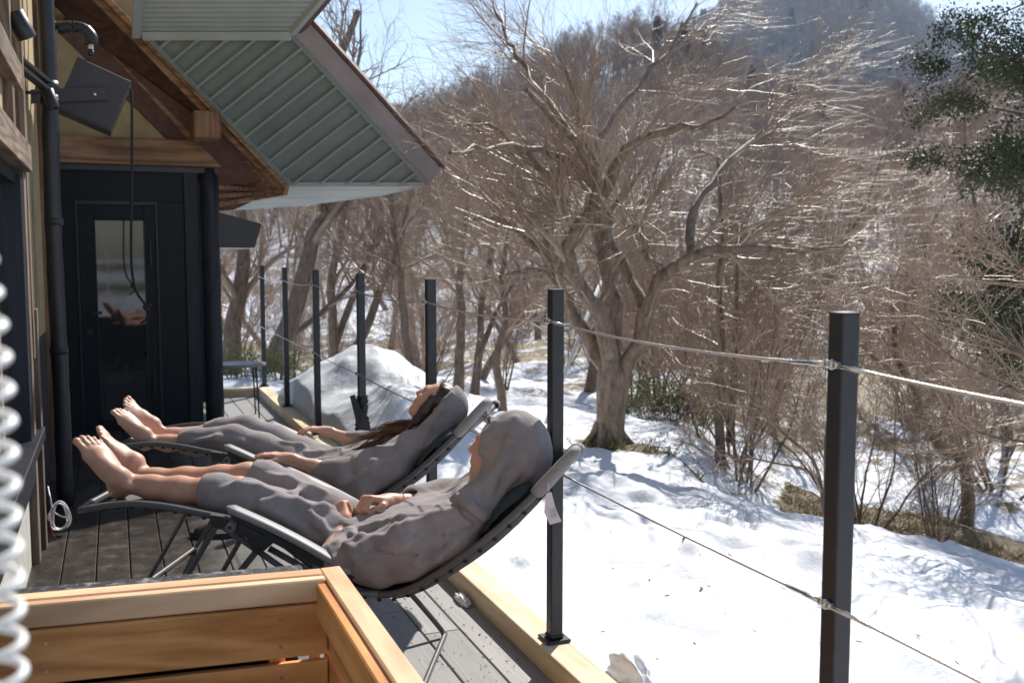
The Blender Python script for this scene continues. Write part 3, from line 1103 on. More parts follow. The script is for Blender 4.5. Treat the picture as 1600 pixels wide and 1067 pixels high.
link('level_soffit_beam', beam_mesh(C1 + Vector((-.02, 0, .03)), B_ + Vector((-.02, 0, .02)), .05, .05), M_post, eave)
# upper flared soffit with fine corrugation, nearer the camera
U0, U1 = A_ - sdir * .07, A2 - sdir * .02
U2 = V3(on_y(560, -70, U1.y - .75))
U3 = V3(on_y(222, -70, U0.y - .75))
NF = 26
un = (U1 - U0).cross(U3 - U0).normalized()
if un.z < 0: un = -un
for i in range(4):
    parts = []
    vs, fs = [], []
    for j in range(9):
        t = (i + j / 8.0) / 4.0
        l, r_ = U0.lerp(U3, t), U1.lerp(U2, t)
        dz = un * (.009 if j % 2 else 0.0)
        vs += [l + dz, r_ + dz]
    for j in range(8): fs.append((2 * j, 2 * j + 1, 2 * j + 3, 2 * j + 2))
    n = len(vs)
    vs2 = vs + [v + un * .008 for v in vs]
    fs2 = fs + [tuple(n + k for k in reversed(f)) for f in fs]
    link('flared_sheet', mesh_pd(vs2, fs2), M_soffit_lt, eave)
link('flare_edge', beam_mesh(U0 - sdir * .02, U3 - sdir * .02, .07, .07, .004), M_soffit_lt, eave)
link('flare_edge', beam_mesh(U1, U2, .05, .06, .004), M_soffit_lt, eave)
link('flare_drip', beam_mesh(U1 + Vector((.07, -.03, .04)), U2 + Vector((.07, -.03, .04)), .05, .07, .004), M_rust, eave)
# timber rake boards inside the soffit
d_ab = (B_ - A_).normalized()
up2 = V3(on_y(150, -30, EI)) 
link('rake_board', beam_mesh(A_ - d_ab * .6 + Vector((-.035, .03, -.0)), B_ + Vector((-.035, .03, -.02)), .06, .05, .004), M_oldwood, house)
link('rake_board', beam_mesh(A_ - d_ab * .6 + Vector((-.105, .10, -.0)), B_ + Vector((-.105, .14, -.0)), .07, .06, .004), M_oldwood, house)
link('rake_underside', poly_slab([A_ - d_ab * .9 + Vector((-.05, .04, .04)), B_ + Vector((-.05, .04, .04)), B_ + Vector((-.45, .45, .30)), A_ - d_ab * .9 + Vector((-.75, .45, .04))], (0, 0, 1), .02), M_darkwood, house)
# battens under the low eave to the right of the beam
for i in range(9):
    t = i / 8.0
    p = V3(on_y(452 - 6 * t, 290 + 12 * t, EI + .02 + .1 * t))
    q = V3(on_y(344, 212 + 108 * t, EI + .30 + .55 * t))
    link('batten', beam_mesh(p, q, .05, .035, .003), M_oldwood, house)
link('batten_backing', poly_slab([V3(on_y(456, 286, EI + .06)), V3(on_y(340, 180, EI + .40)), V3(on_y(340, 330, EI + 1.1)), V3(on_y(366, 328, EI + 1.0))], (0, 0, 1), .02), M_darkwood, house)

# small porch roof box beyond the column
PB = 10.4
p0, p1 = on_y(342, 332, PB), on_y(408, 348, PB)
bx = [V3(on_y(336, 330, PB)), V3(on_y(409, 350, PB)), V3(on_y(398, 387, PB)), V3(on_y(336, 386, PB))]
pr = link('porch_roof', poly_slab(bx, (0, 1, 0), .9), M_greybox, house)
link('porch_soffit', poly_slab([bx[3] + Vector((0, -.01, -.012)), bx[2] + Vector((-.02, -.01, -.012)), bx[2] + Vector((-.02, .9, -.012)), bx[3] + Vector((0, .9, -.012))], (0, 0, 1), .008), M_whitepaint, pr)
hbox('porch_wall', -.1, .90, PB + .3, PB + .4, -.1, 2.3, M_black)
hbox('plaster_wall', WX - 5.0, WX - .01, -9.0, 9.2, 4.2, 6.4, M_plaster, bevel=0)  # unseen upper storey, added to block sky light from the left
hbox('plaster_wall', WX - .15, WX - .012, -9.0, -1.5, -.1, 4.2, M_plaster, bevel=0)  # unseen wall run on behind the camera to cut sky light
link('unseen_roof', poly_slab([Vector((-5.6, -9.5, 8.9)), Vector((.45, -9.5, 6.1)), Vector((.45, 9.4, 6.1)), Vector((-5.6, 9.4, 8.9))], (0, 0, 1), .06), M_rust, house)  # unseen roof, raised with the added storey to block sky

# ------------------------------------------------------------------ fittings on the house
PYc = 6.55
pipe = empty('drain_pipe', (-.315, PYc, 0), 'black wrapped vertical drain pipe beside the plaster wall', 'pipe')
zz = np.linspace(0.0, 3.7, 40)
link('pipe_run', tube_mesh(np.stack([-.318 + .004 * np.sin(zz * 3), np.full(40, PYc), zz], 1), .047 + .0025 * np.sin(zz * 19) * np.sin(zz * 5), 20), M_pipe, pipe, smooth=True)
for z in (.95, 1.72, 2.42, 2.44):
    link('collar', tube_mesh([(-.318, PYc, z - .02), (-.318, PYc, z + .02)], .053, 20), M_pipe, pipe, smooth=True)
link('clamp_arm', beam_mesh((-.50, 5.75, 2.60), (-.318, PYc, 2.53), .05, .022), M_post, pipe)
link('clamp_arm', beam_mesh((-.50, 5.75, 2.55), (-.318, PYc, 2.48), .05, .022), M_post, pipe)
link('clamp_ring', tube_mesh([(-.318, PYc, 2.48), (-.318, PYc, 2.54)], .058, 20), M_post, pipe, smooth=True)
lag = empty('lagged_tap_pipe', (-.3, 6.7, 2.9), 'black lagged water pipe with a small tap above the bucket', 'pipe')
pp = [on_y(66, -40, 6.9), on_y(72, 22, 6.9), on_y(84, 43, 6.9), on_y(112, 42, 6.9), on_y(131, 46, 6.9), on_y(141, 58, 6.9), on_y(142, 70, 6.9)]
link('lagging', tube_mesh(catmull(pp, 8), .036, 16), M_pipe, lag, smooth=True)
link('elbow', tube_mesh(catmull([pp[4], pp[5], pp[6]], 8), .043, 16), M_pipe, lag, smooth=True)
link('tap', tube_mesh([on_y(142, 69, 6.9), on_y(142, 79, 6.9)], .017, 10), M_whitepaint, lag, smooth=True)
link('nozzle', tube_mesh([on_y(142, 78, 6.9), on_y(141, 89, 6.9)], .019, 10), M_post, lag, smooth=True)

# tipping bucket shower
BKY = 7.0
bc = V3(on_y(148, 152, BKY))
bk = empty('bucket_shower', tuple(bc), 'dark grey square tipping bucket on a wall bracket with a pull rope', 'bucket')
R_ = Matrix.Rotation(radians(23), 3, 'Y')
bkm = link('bucket', box_mesh(tuple(bc), (.335, .30, .335), R_, bevel=.004), M_greybox, bk)
bw = R_ @ Vector((0, 0, -.172))
link('bucket_base', box_mesh(tuple(bc + bw), (.34, .305, .012), R_, bevel=.002), M_greybox, bkm)
q0, q1 = V3(on_y(70, 153, BKY - .175)), V3(on_y(160, 146, BKY - .175))
link('bracket', beam_mesh((-.45, BKY - .175, q0.z), (q1.x + .03, BKY - .175, q1.z), .014, .085), M_greybox, bk)
bm = bmesh.new()
bmesh.ops.create_uvsphere(bm, u_segments=12, v_segments=8, radius=.013, matrix=Matrix.Translation(V3(on_y(148, 148, BKY - .186))))
link('pivot_bolt', bm_mesh(bm), M_steel, bk, smooth=True)
rp = [on_y(204, 140, BKY - .1), on_y(206, 160, BKY - .1), on_y(206, 280, BKY - .1), on_y(205, 360, BKY - .1), on_y(206, 420, BKY - .1), on_y(213, 455, BKY - .1), on_y(228, 477, BKY - .1)]
rope = link('pull_rope', tube_mesh(catmull(rp, 14), .0085, 8), M_rope, bk, smooth=True)
kc = on_y(230, 479, BKY - .1)
link('rope_tail', tube_mesh(catmull([kc, on_y(234, 488, BKY - .1), on_y(230, 498, BKY - .1), on_y(220, 505, BKY - .1)], 6), .0075, 8), M_rope, rope, smooth=True)
bm = bmesh.new()
for k in range(4):
    bmesh.ops.create_uvsphere(bm, u_segments=8, v_segments=6, radius=.016, matrix=Matrix.Translation(V3(kc) + Vector((random.uniform(-.014, .014), 0, random.uniform(-.014, .014)))))
link('knot', bm_mesh(bm), M_rope, rope, smooth=True)
link('rope_ring', tube_mesh([on_y(199, 138, BKY - .05), on_y(206, 141, BKY - .1)], .008, 8), M_rope, bk)


def spot(loc, d, L, r, label):
    e = empty('spotlight', loc, label, 'spotlight')
    a = Vector(loc)
    d = Vector(d).normalized()
    link('lamp_body', tube_mesh([a - d * L / 2, a - d * L / 2 + d * .004, a + d * L / 2 - d * .004, a + d * L / 2], [r * .9, r, r, r * .96], 20), M_post, e, smooth=True)
    link('lens', tube_mesh([a + d * (L / 2 - .002), a + d * (L / 2 + .003)], r * .8, 18), M_glass, e)
    link('arm', tube_mesh([a + Vector((0, 0, .02)), a + Vector((-.05, 0, .03)), (WX - .03, a.y, a.z + .03)], .010, 8), M_post, e)
    return e


spot(tuple(on_y(31, 40, 5.15)), (.30, .12, -.62), .125, .046, 'black cylinder spotlight on the wall left of the drain pipe')
spot(tuple(on_y(79, 155, 6.40)), (.22, -.1, -.75), .11, .034, 'small black spotlight below the bucket bracket')
link('junction_box', box_mesh(tuple(on_y(69, 60, 7.3)), (.05, .04, .12), bevel=.004), M_whitepaint, None, label='small grey junction box beside the pipe under the eave', cat='box')

# white flex coiled at the foot of the pipe, red lead beside it
fx, fy = on_z(95, 835, .0)[0], on_z(95, 835, .0)[1]
t = np.linspace(0, 1, 260)
ph = t * 2 * pi * 5
P = np.stack([fx + (.045 + .012 * np.sin(t * 23)) * np.cos(ph), fy + .03 * np.sin(t * 17), .085 + (.075 + .02 * np.sin(t * 31)) * np.sin(ph)], 1)
cordo = empty('coiled_flex', (fx, fy, 0), 'white electric flex coiled at the foot of the black pipe', 'cord')
link('coil', tube_mesh(P, .0042, 6), M_white, cordo, smooth=True)
link('lead', tube_mesh(catmull([P[0], on_y(85, 800, fy), on_y(78, 775, fy), on_y(75, 760, fy + .1)], 8), .0042, 6), M_white, cordo, smooth=True)
M_red = simple('red_rubber', (.35, .025, .03), rough=.5)
link('red_lead', tube_mesh(catmull([on_y(76, 802, fy - .1), on_y(78, 820, fy - .1), on_y(82, 835, fy - .1), on_y(90, 846, fy - .1)], 8), .005, 6), M_red, cordo, smooth=True)
link('plug', box_mesh(tuple(on_y(76, 808, fy - .1)), (.014, .014, .035), bevel=.003), M_white, cordo)

# ------------------------------------------------------------------ side table at the far end
tb = on_z(372, 672, 0)
TXc, TYc, TH_ = .98, 9.55, .56
tb_top = on_y(372, 568, TYc)
table = empty('side_table', (TXc, TYc, 0), 'small round grey table on thin black wire legs by the corner', 'table')
th = np.linspace(0, 2 * pi, 41)[:-1]
TZt = float(on_y(375, 569, TYc)[2])
TXc = float(on_y(372, 569, TYc)[0])
prof = [(.0, .012), (.235, .012), (.252, .008), (.256, .0), (.250, -.018), (.22, -.02), (.0, -.02)]
vs, fs = [], []
for r_, z_ in prof:
    for a in th: vs.append((TXc + r_ * cos(a), TYc + r_ * .8 * sin(a), TZt + z_))
for i in range(len(prof) - 1):
    for j in range(40): fs.append((i * 40 + j, i * 40 + (j + 1) % 40, (i + 1) * 40 + (j + 1) % 40, (i + 1) * 40 + j))
M_tabletop = simple('grey_table_top', (.20, .20, .21), (.32, .32, .33), rough=.3, scale=5)
link('table_top', mesh_pd(vs, fs), M_tabletop, table, smooth=True)
for (ax, ay) in ((-.15, -.10), (.15, -.10), (.15, .12), (-.15, .12)):
    link('leg', tube_mesh([(TXc + ax, TYc + ay, TZt - .015), (TXc + ax * 1.12, TYc + ay * 1.2, .0)], .0075, 8), M_post, table, smooth=True)
ring = [(TXc + .168 * 1.0 * sx, TYc + .13 * sy, .03) for sx, sy in ((-1, -1), (1, -1), (1, 1), (-1, 1), (-1, -1))]
link('leg_rail', tube_mesh([(TXc - .15, TYc - .1, TZt - .02), (TXc + .15, TYc - .1, TZt - .02)], .0075, 8), M_post, table, smooth=True)

# black sandals under the lounger
def sandal(loc, rz, label):
    e = empty('sandal', loc, label, 'sandal', 'pair of black sandals under the lounger')
    P = []
    t = np.linspace(0, 2 * pi, 37)[:-1]
    out = np.stack([.13 * np.cos(t) + .004 * np.cos(2 * t), (.045 + .007 * np.cos(t)) * np.sin(t)], 1)
    me = poly_slab([(x, y, 0) for x, y in out], (0, 0, 1), .028)
    M = Matrix.Translation(loc) @ Matrix.Rotation(rz, 4, 'Z')
    me.transform(M)
    link('sole', me, M_plasticdk, e)
    s = np.linspace(0, pi, 14)
    vs, fs = [], []
    for k, xx in enumerate((.0, .035, .075, .10)):
        for a in s:
            vs.append((xx, .05 * cos(a), .02 + (.062 - .012 * k) * sin(a)))
    for k in range(3):
        for j in range(13): fs.append((k * 14 + j, k * 14 + j + 1, (k + 1) * 14 + j + 1, (k + 1) * 14 + j))
    me = mesh_pd(vs, fs)
    me.transform(M)
    so = link('strap', me, M_plasticdk, e, smooth=True)
    md = so.modifiers.new('solid', 'SOLIDIFY')
    md.thickness = .006
    return e


sl = on_z(335, 838, 0.0)
sandal((float(sl[0]), float(sl[1]), .0), radians(155), 'black sandal on the deck boards under the near lounger')
sandal((float(sl[0]) + .09, float(sl[1]) + .10, .0), radians(165), 'black sandal on the deck boards under the near lounger')


# ------------------------------------------------------------------ reclining loungers
CH_ANG = radians(27)
CH_O = Vector((-.146, 3.761, 0))
CH_D = Vector((.105, 1.14, 0))
PROF = [(0, .630), (.05, .640), (.12, .652), (.22, .660), (.34, .650), (.44, .633), (.55, .614), (.64, .592), (.72, .548), (.85, .455), (.98, .383), (1.09, .362), (1.19, .388), (1.30, .456), (1.45, .568), (1.60, .708), (1.742, .863)]
CW = .53
PC = catmull([(u, 0, w) for u, w in PROF], 5)


def prof_w(u):
    return float(np.interp(u, PC[:, 0], PC[:, 2]))


def slab_uw(poly, v0, v1):
    return poly_slab([(u, v0, w) for u, w in poly], (0, 1, 0), v1 - v0)


def fv(u):                     # the far side tube is pulled in and down at the head under load
    return CW - .10 * float(np.clip((u - 1.30) / .44, 0, 1)) ** 1.3


def fd(u):
    return .062 * float(np.clip((u - 1.30) / .44, 0, 1)) ** 1.2


def build_chair():
    ch = empty('reclining_lounger', (0, 0, 0))
    # side tubes joined by rounded bars at the foot and the head
    r = .0125
    c = .055
    loop = [tuple(p) for p in PC[::-1][1:-1]]
    foot = [(.012, .004, .632), (.002, .03, .630), (-.006, .08, .630), (-.012, CW / 2, .632), (-.006, CW - .08, .630), (.002, CW - .03, .630), (.012, CW - .004, .632)]
    near = [p for p in loop if .02 < p[0] < 1.73]
    far = [(p[0], fv(p[0]), p[2] - fd(p[0])) for p in near[::-1]]
    head = [(1.736, CW - .104, .800), (1.742, CW - .13, .803), (1.740, CW - .19, .795), (1.735, CW / 2 - .03, .792), (1.742, .09, .840), (1.750, .03, .866), (1.742, .004, .862)]
    frame_pts = near + foot + far + head + [near[0]]
    link('frame', tube_mesh(frame_pts, r, 10, caps=False), M_tube, ch, smooth=True)
    # sling
    us = np.concatenate([np.linspace(.035, 1.735, 70)])
    vs_ = np.linspace(.012, CW - .012, 15)
    V, F = [], []
    for u in us:
        for v in vs_:
            q = 1 - ((v - CW / 2) / (CW / 2)) ** 2
            V.append((u, v * fv(u) / CW, prof_w(u) - fd(u) * v / CW - .004 - .026 * q * (1 if u > .1 else .6)))
    n = len(vs_)
    for i in range(len(us) - 1):
        for j in range(n - 1): F.append((i * n + j, i * n + j + 1, (i + 1) * n + j + 1, (i + 1) * n + j))
    sl = link('sling', mesh_pd(V, F), M_sling, ch, smooth=True)
    md = sl.modifiers.new('solid', 'SOLIDIFY')
    md.thickness = .004
    # hem strip under each tube, with lacing cords
    for v in (.006,):
        V, F = [], []
        uu = np.linspace(1.12, 1.715, 40)
        for u in uu:
            w = prof_w(u)
            t = np.array([1, (prof_w(u + .01) - prof_w(u - .01)) / .02])
            t /= np.linalg.norm(t)
            nrm = np.array([t[1], -t[0]])
            dep = .022 + .016 * math.sin((u - 1.12) / .6 * pi)
            V += [(u, v, w), (u + nrm[0] * dep, v + (.006 if v < .1 else -.006), w + nrm[1] * dep)]
        for i in range(39): F.append((2 * i, 2 * i + 1, 2 * i + 3, 2 * i + 2))
        h = link('sling_hem', mesh_pd(V, F), M_sling, sl, smooth=True)
        md = h.modifiers.new('solid', 'SOLIDIFY')
        md.thickness = .004
    bm = bmesh.new()
    for v in (.0, CW):
        for u in list(np.arange(.10, .70, .052)) + list(np.arange(1.02, 1.62, .05)):
            w = prof_w(u) - (.013 if u < .8 else .018)
            bmesh.ops.create_uvsphere(bm, u_segments=8, v_segments=6, radius=.0075, matrix=Matrix.Translation((u + (.01 if u > .8 else 0), v - (.004 if v < .1 else -.004), w)) @ Matrix.Diagonal((1.2, .8, .7, 1)))
    link('lacing', bm_mesh(bm), M_rope, ch, smooth=True, kind='stuff')
    # fabric sleeves over the head corners
    for v, s in ((0, 1), (CW, -1)):
        far_ = v > .1
        pts = [(u, (fv(u) if far_ else 0) + s * (.004 if u < 1.7 else .008), prof_w(u) - (fd(u) if far_ else 0)) for u in np.linspace(1.615, 1.742, 9)]
        pts += [(1.752, v + s * (.128 if far_ else .028), .806 if far_ else .870), (1.752, v + s * (.155 if far_ else .055), .802 if far_ else .862)]
        o = link('head_sleeve', tube_mesh(pts, [.0215, .0225, .023, .023, .0225, .022, .0215, .021, .021, .020, .017], 14, caps=False), M_sleeve, ch, smooth=True)
        md = o.modifiers.new('solid', 'SOLIDIFY')
        md.thickness = .003
    # padded headrest
    V, F = [], []
    nu, nv = 22, 20
    for i in range(nu):
        a = 2 * pi * i / nu
        for j in range(nv):
            t = j / (nv - 1) * 2 - 1
            k = (1 - abs(t) ** 4) ** .5 if abs(t) < 1 else 0
            u0, w0 = 1.50, prof_w(1.50) + .028
            du, dn = .125 * cos(a) * (.55 + .45 * k), .036 * sin(a) * (.15 + .85 * k)
            T = np.array([.70, .71])
            V.append((u0 + T[0] * du - T[1] * dn, CW / 2 + t * .225, w0 + T[1] * du + T[0] * dn))
    for i in range(nu):
        for j in range(nv - 1):
            i2 = (i + 1) % nu
            F.append((i * nv + j, i2 * nv + j, i2 * nv + j + 1, i * nv + j + 1))
    link('headrest_pillow', mesh_pd(V, F), M_pillow, ch, smooth=True)
    # armrests
    for v, s in ((-.040, -1), (CW + .040, 1)):
        a, b = Vector((.560, v, .668)), Vector((1.00, v, .448))
        d = (b - a).normalized()
        up = Vector((-d.z, 0, d.x))
        if up.z < 0: up = -up
        bm = bmesh.new()
        n = 26
        rings = []
        for i in range(n):
            t = i / (n - 1)
            e = min(1, (1 - (1 - min(t / .07, 1)) ** 2) ** .5 + .12) * min(1, (1 - (1 - min((1 - t) / .05, 1)) ** 2) ** .5 + .12)
            ring = []
            for k in range(16):
                th = 2 * pi * k / 16
                cx, cy = cos(th), sin(th)
                sx = math.copysign(abs(cx) ** .6, cx) * .029 * e
                sy = math.copysign(abs(cy) ** .8, cy) * .0135 * (e if e > .3 else .3)
                bow = .012 * math.sin(t * pi)
                ring.append(bm.verts.new(a.lerp(b, t) + Vector((0, sx, 0)) + up * (sy + bow)))
            rings.append(ring)
        for r0, r1 in zip(rings[:-1], rings[1:]):
            for k in range(16): bm.faces.new((r0[k], r0[(k + 1) % 16], r1[(k + 1) % 16], r1[k]))
        bm.faces.new(rings[0][::-1])
        bm.faces.new(rings[-1])
        ar = link('armrest', bm_mesh(bm), M_armsil, ch, smooth=True)
        link('armrest_bracket', slab_uw([(.575, .640), (.60, .600), (.645, .545), (.650, .515), (.675, .505), (.725, .548), (.99, .415), (1.005, .436), (.60, .638)], v - .010, v + .010), M_plasticdk, ar)
        link('slide_block', beam_mesh((.60, v + s * .012, .600), (.685, v + s * .012, .562), .016, .034, .004), M_plasticdk, ar)
        bm = bmesh.new()
        bmesh.ops.create_cone(bm, cap_ends=True, segments=20, radius1=.0185, radius2=.0175, depth=.03, matrix=Matrix.Translation((.583, v + s * .018, .604)) @ Matrix.Rotation(pi / 2, 4, 'X'))
        bmesh.ops.bevel(bm, geom=bm.edges[:], offset=.003, segments=2, affect='EDGES')
        kn = link('lock_knob', bm_mesh(bm), M_knob, ar, smooth=False)
        link('knob_screw', tube_mesh([(.583, v + s * .030, .604), (.583, v + s * .036, .604)], .006, 10), M_rope, kn)
        link('rivet', tube_mesh([(.668, v + s * .008, .525), (.668, v + s * .016, .525)], .007, 12), M_rope, ar)
        vi = v + (.020 if s < 0 else -.020)
        link('leg', tube_mesh(catmull([(.520, vi, .604), (.42, vi, .44), (.30, vi, .235), (.185, vi, .045), (.168, vi - s * .006, .014)], 6), .0105, 10), M_tube, ch, smooth=True)
        link('leg', tube_mesh(catmull([(.520, vi, .604), (.74, vi, .455), (.93, vi, .325), (1.07, vi, .185), (1.195, vi, .040), (1.215, vi - s * .010, .013)], 6), .0105, 10), M_tube, ch, smooth=True)
        link('strut', beam_mesh((.672, vi, .530), (.545, vi, .375), .010, .022, .003), M_tube, ch)
        link('hinge_block', slab_uw([(.495, .636), (.545, .630), (.545, .590), (.500, .590)], vi - .012, vi + .012), M_plasticdk, ch)
        link('back_tube', tube_mesh([(.70, vi, .520), (.98, vi, .370), (1.08, vi, .372)], .011, 10), M_tube, ch, smooth=True)
    for u, w in ((.165, .011), (1.218, .011)):
        link('floor_bar', tube_mesh([(u, -.028, w + .001), (u, .0, w), (u, CW, w), (u, CW + .028, w + .001)], .0108, 10), M_tubelt, ch, smooth=True)
    return ch


M_sleeve = simple('lit_grey_sleeve_fabric', (.21, .20, .205), (.29, .28, .28), rough=.75, scale=120, bump=.3, bscale=400, bdist=.001)  # light grey cloth, made paler for the light falling on it
M_knob = simple('grey_knob', (.17, .17, .165), rough=.4)
M_tubelt = simple('bare_steel_tube', (.12, .12, .125), (.16, .16, .165), rough=.35, metal=.3, scale=40)
chair1 = build_chair()
chair2 = copy_tree(chair1)
tag(chair1, 'grey reclining lounger behind the larch tub with a paper tag hanging on it', 'lounger', 'reclining loungers on the deck')
tag(chair2, 'grey reclining lounger under the long haired person', 'lounger', 'reclining loungers on the deck')
# paper tag only on the near lounger
M_tag = simple('paper_tag', (.62, .60, .68), (.70, .68, .74), rough=.7, scale=20)
tg = link('paper_tag', poly_slab([(1.655, -.024, .735), (1.672, -.024, .740), (1.685, -.026, .690), (1.706, -.030, .642), (1.668, -.030, .630), (1.648, -.028, .672)], (0, 1, 0), .0015), M_tag, chair1)
link('tag_string', tube_mesh([(1.66, -.022, .772), (1.664, -.0235, .738)], .0012, 6), M_tag, tg)
M_ink = simple('tag_print', (.30, .29, .33), rough=.8)
for k in range(5):
    w = .655 + .006 * k
    link('tag_print', poly_slab([(1.668, -.0305, w), (1.692 - .002 * (k % 2), -.0305, w + .003), (1.692 - .002 * (k % 2), -.0305, w + .0045), (1.668, -.0305, w + .0015)], (0, 1, 0), .0004), M_ink, tg)
for c_, o_ in ((chair1, CH_O), (chair2, CH_O + CH_D)):
    c_.location = o_
    c_.rotation_euler = (0, 0, -CH_ANG)


# ------------------------------------------------------------------ people: sculpted as distance fields, one continuous skin each
import openvdb as vdb


def noise3(p, seed=0):
    i = np.floor(p)
    f = p - i
    f = f * f * (3 - 2 * f)

    def h(ix, iy, iz):
        s = np.sin(ix * 127.1 + iy * 311.7 + iz * 74.7 + seed * 19.3) * 43758.5453
        return s - np.floor(s)
    x, y, z = i[..., 0], i[..., 1], i[..., 2]
    fx, fy, fz = f[..., 0], f[..., 1], f[..., 2]
    l = lambda a, b, t: a + (b - a) * t
    return l(l(l(h(x, y, z), h(x + 1, y, z), fx), l(h(x, y + 1, z), h(x + 1, y + 1, z), fx), fy), l(l(h(x, y, z + 1), h(x + 1, y, z + 1), fx), l(h(x, y + 1, z + 1), h(x + 1, y + 1, z + 1), fx), fy), fz)


def prim_d(pr, p):
    if pr[0] == 'c':
        _, a, b, ra, rb, k = pr
        a, b = np.array(a), np.array(b)
        ba = b - a
        t = np.clip(((p - a) @ ba) / max(ba @ ba, 1e-9), 0, 1)
        return np.linalg.norm(p - a - t[..., None] * ba, axis=-1) - (ra + (rb - ra) * t)
    if pr[0] == 'e':
        _, c, rad, R, k = pr
        q = (p - np.array(c)) @ np.array(R)          # columns of R: local axes
        q = q / np.array(rad)
        n = np.linalg.norm(q, axis=-1)
        return (n - 1) * min(rad) * np.where(n < 1, 1, 1) * (0.6 + .4 * (sum(rad) / 3) / min(rad))
    if pr[0] == 'x':                                   # half space n.p > d inside a ball
        _, n, d, c, r, k = pr
        return np.maximum(d - p @ np.array(n), np.linalg.norm(p - np.array(c), axis=-1) - r)
    if pr[0] == 'h':                                   # half space n.p < d
        _, n, d, k = pr
        return p @ np.array(n) - d


def prim_box(pr, pad):
    if pr[0] == 'c':
        a, b = np.array(pr[1]), np.array(pr[2])
        r = max(pr[3], pr[4]) + pad
        return np.minimum(a, b) - r, np.maximum(a, b) + r
    if pr[0] == 'e':
        r = max(pr[2]) + pad
        return np.array(pr[1]) - r, np.array(pr[1]) + r
    if pr[0] == 'x':
        return np.array(pr[3]) - pr[4] - pad, np.array(pr[3]) + pr[4] + pad
    return np.full(3, -9.), np.full(3, 9.)


def comb(d, e, op, k):
    if op == '+':
        if k <= 0: return np.minimum(d, e)
        h = np.maximum(k - np.abs(d - e), 0) / k
        return np.minimum(d, e) - h * h * k * .25
    e = -e
    if k <= 0: return np.maximum(d, e)
    h = np.maximum(k - np.abs(d - e), 0) / k
    return np.maximum(d, e) + h * h * k * .25


def field_pts(prims, pts):
    d = np.full(pts.shape[:-1], .2)
    for op, pr in prims:
        d = comb(d, prim_d(pr, pts), op, pr[-1])
    return d


def sculpt(prims, lo, hi, h, disp=None, smooth=0):
    lo, hi = np.array(lo, float), np.array(hi, float)
    n = np.ceil((hi - lo) / h).astype(int)
    D = np.full(n, .06, np.float32)
    ax = [lo[i] + h * np.arange(n[i]) for i in range(3)]
    for op, pr in prims:
        b0, b1 = prim_box(pr, .03 + pr[-1])
        i0 = np.clip(np.floor((b0 - lo) / h).astype(int), 0, n)
        i1 = np.clip(np.ceil((b1 - lo) / h).astype(int) + 1, 0, n)
        if (i1 <= i0).any(): continue
        G = np.stack(np.meshgrid(*[ax[i][i0[i]:i1[i]] for i in range(3)], indexing='ij'), -1)
        s = tuple(slice(i0[i], i1[i]) for i in range(3))
        D[s] = comb(D[s], prim_d(pr, G), op, pr[-1])
    if disp is not None:
        idx = np.argwhere(np.abs(D) < .03)
        P = lo + idx * h
        D[tuple(idx.T)] += disp(P)
    g = vdb.FloatGrid(.06)
    g.copyFromArray(np.ascontiguousarray(np.clip(D, -.06, .06)))
    pts, quads = g.convertToQuads(isovalue=0.0)
    pts = np.array(pts) * h + lo
    q = np.array(quads)[:, ::-1]
    # light Laplacian smoothing
    if smooth:
        e = np.concatenate([q[:, [0, 1]], q[:, [1, 2]], q[:, [2, 3]], q[:, [3, 0]]])
        cnt = np.bincount(e[:, 0], minlength=len(pts)).astype(float)
        for _ in range(smooth):
            acc = np.stack([np.bincount(e[:, 0], weights=pts[e[:, 1], i], minlength=len(pts)) for i in range(3)], 1)
            m = acc / np.maximum(cnt, 1)[:, None]
            pts = pts * .5 + m * .5
    return mesh_np(pts, q)


I3 = np.eye(3)
C = lambda a, b, ra, rb, k=.02: ('+', ('c', a, b, ra, rb, k))
E_ = lambda c, rad, R=I3, k=.02: ('+', ('e', c, rad, R, k))
S_ = lambda c, rad, R=I3, k=.01: ('-', ('e', c, rad, R, k))


def chain(pts, rs, k=.02):
    return [C(pts[i], pts[i + 1], rs[i], rs[i + 1], k) for i in range(len(pts) - 1)]


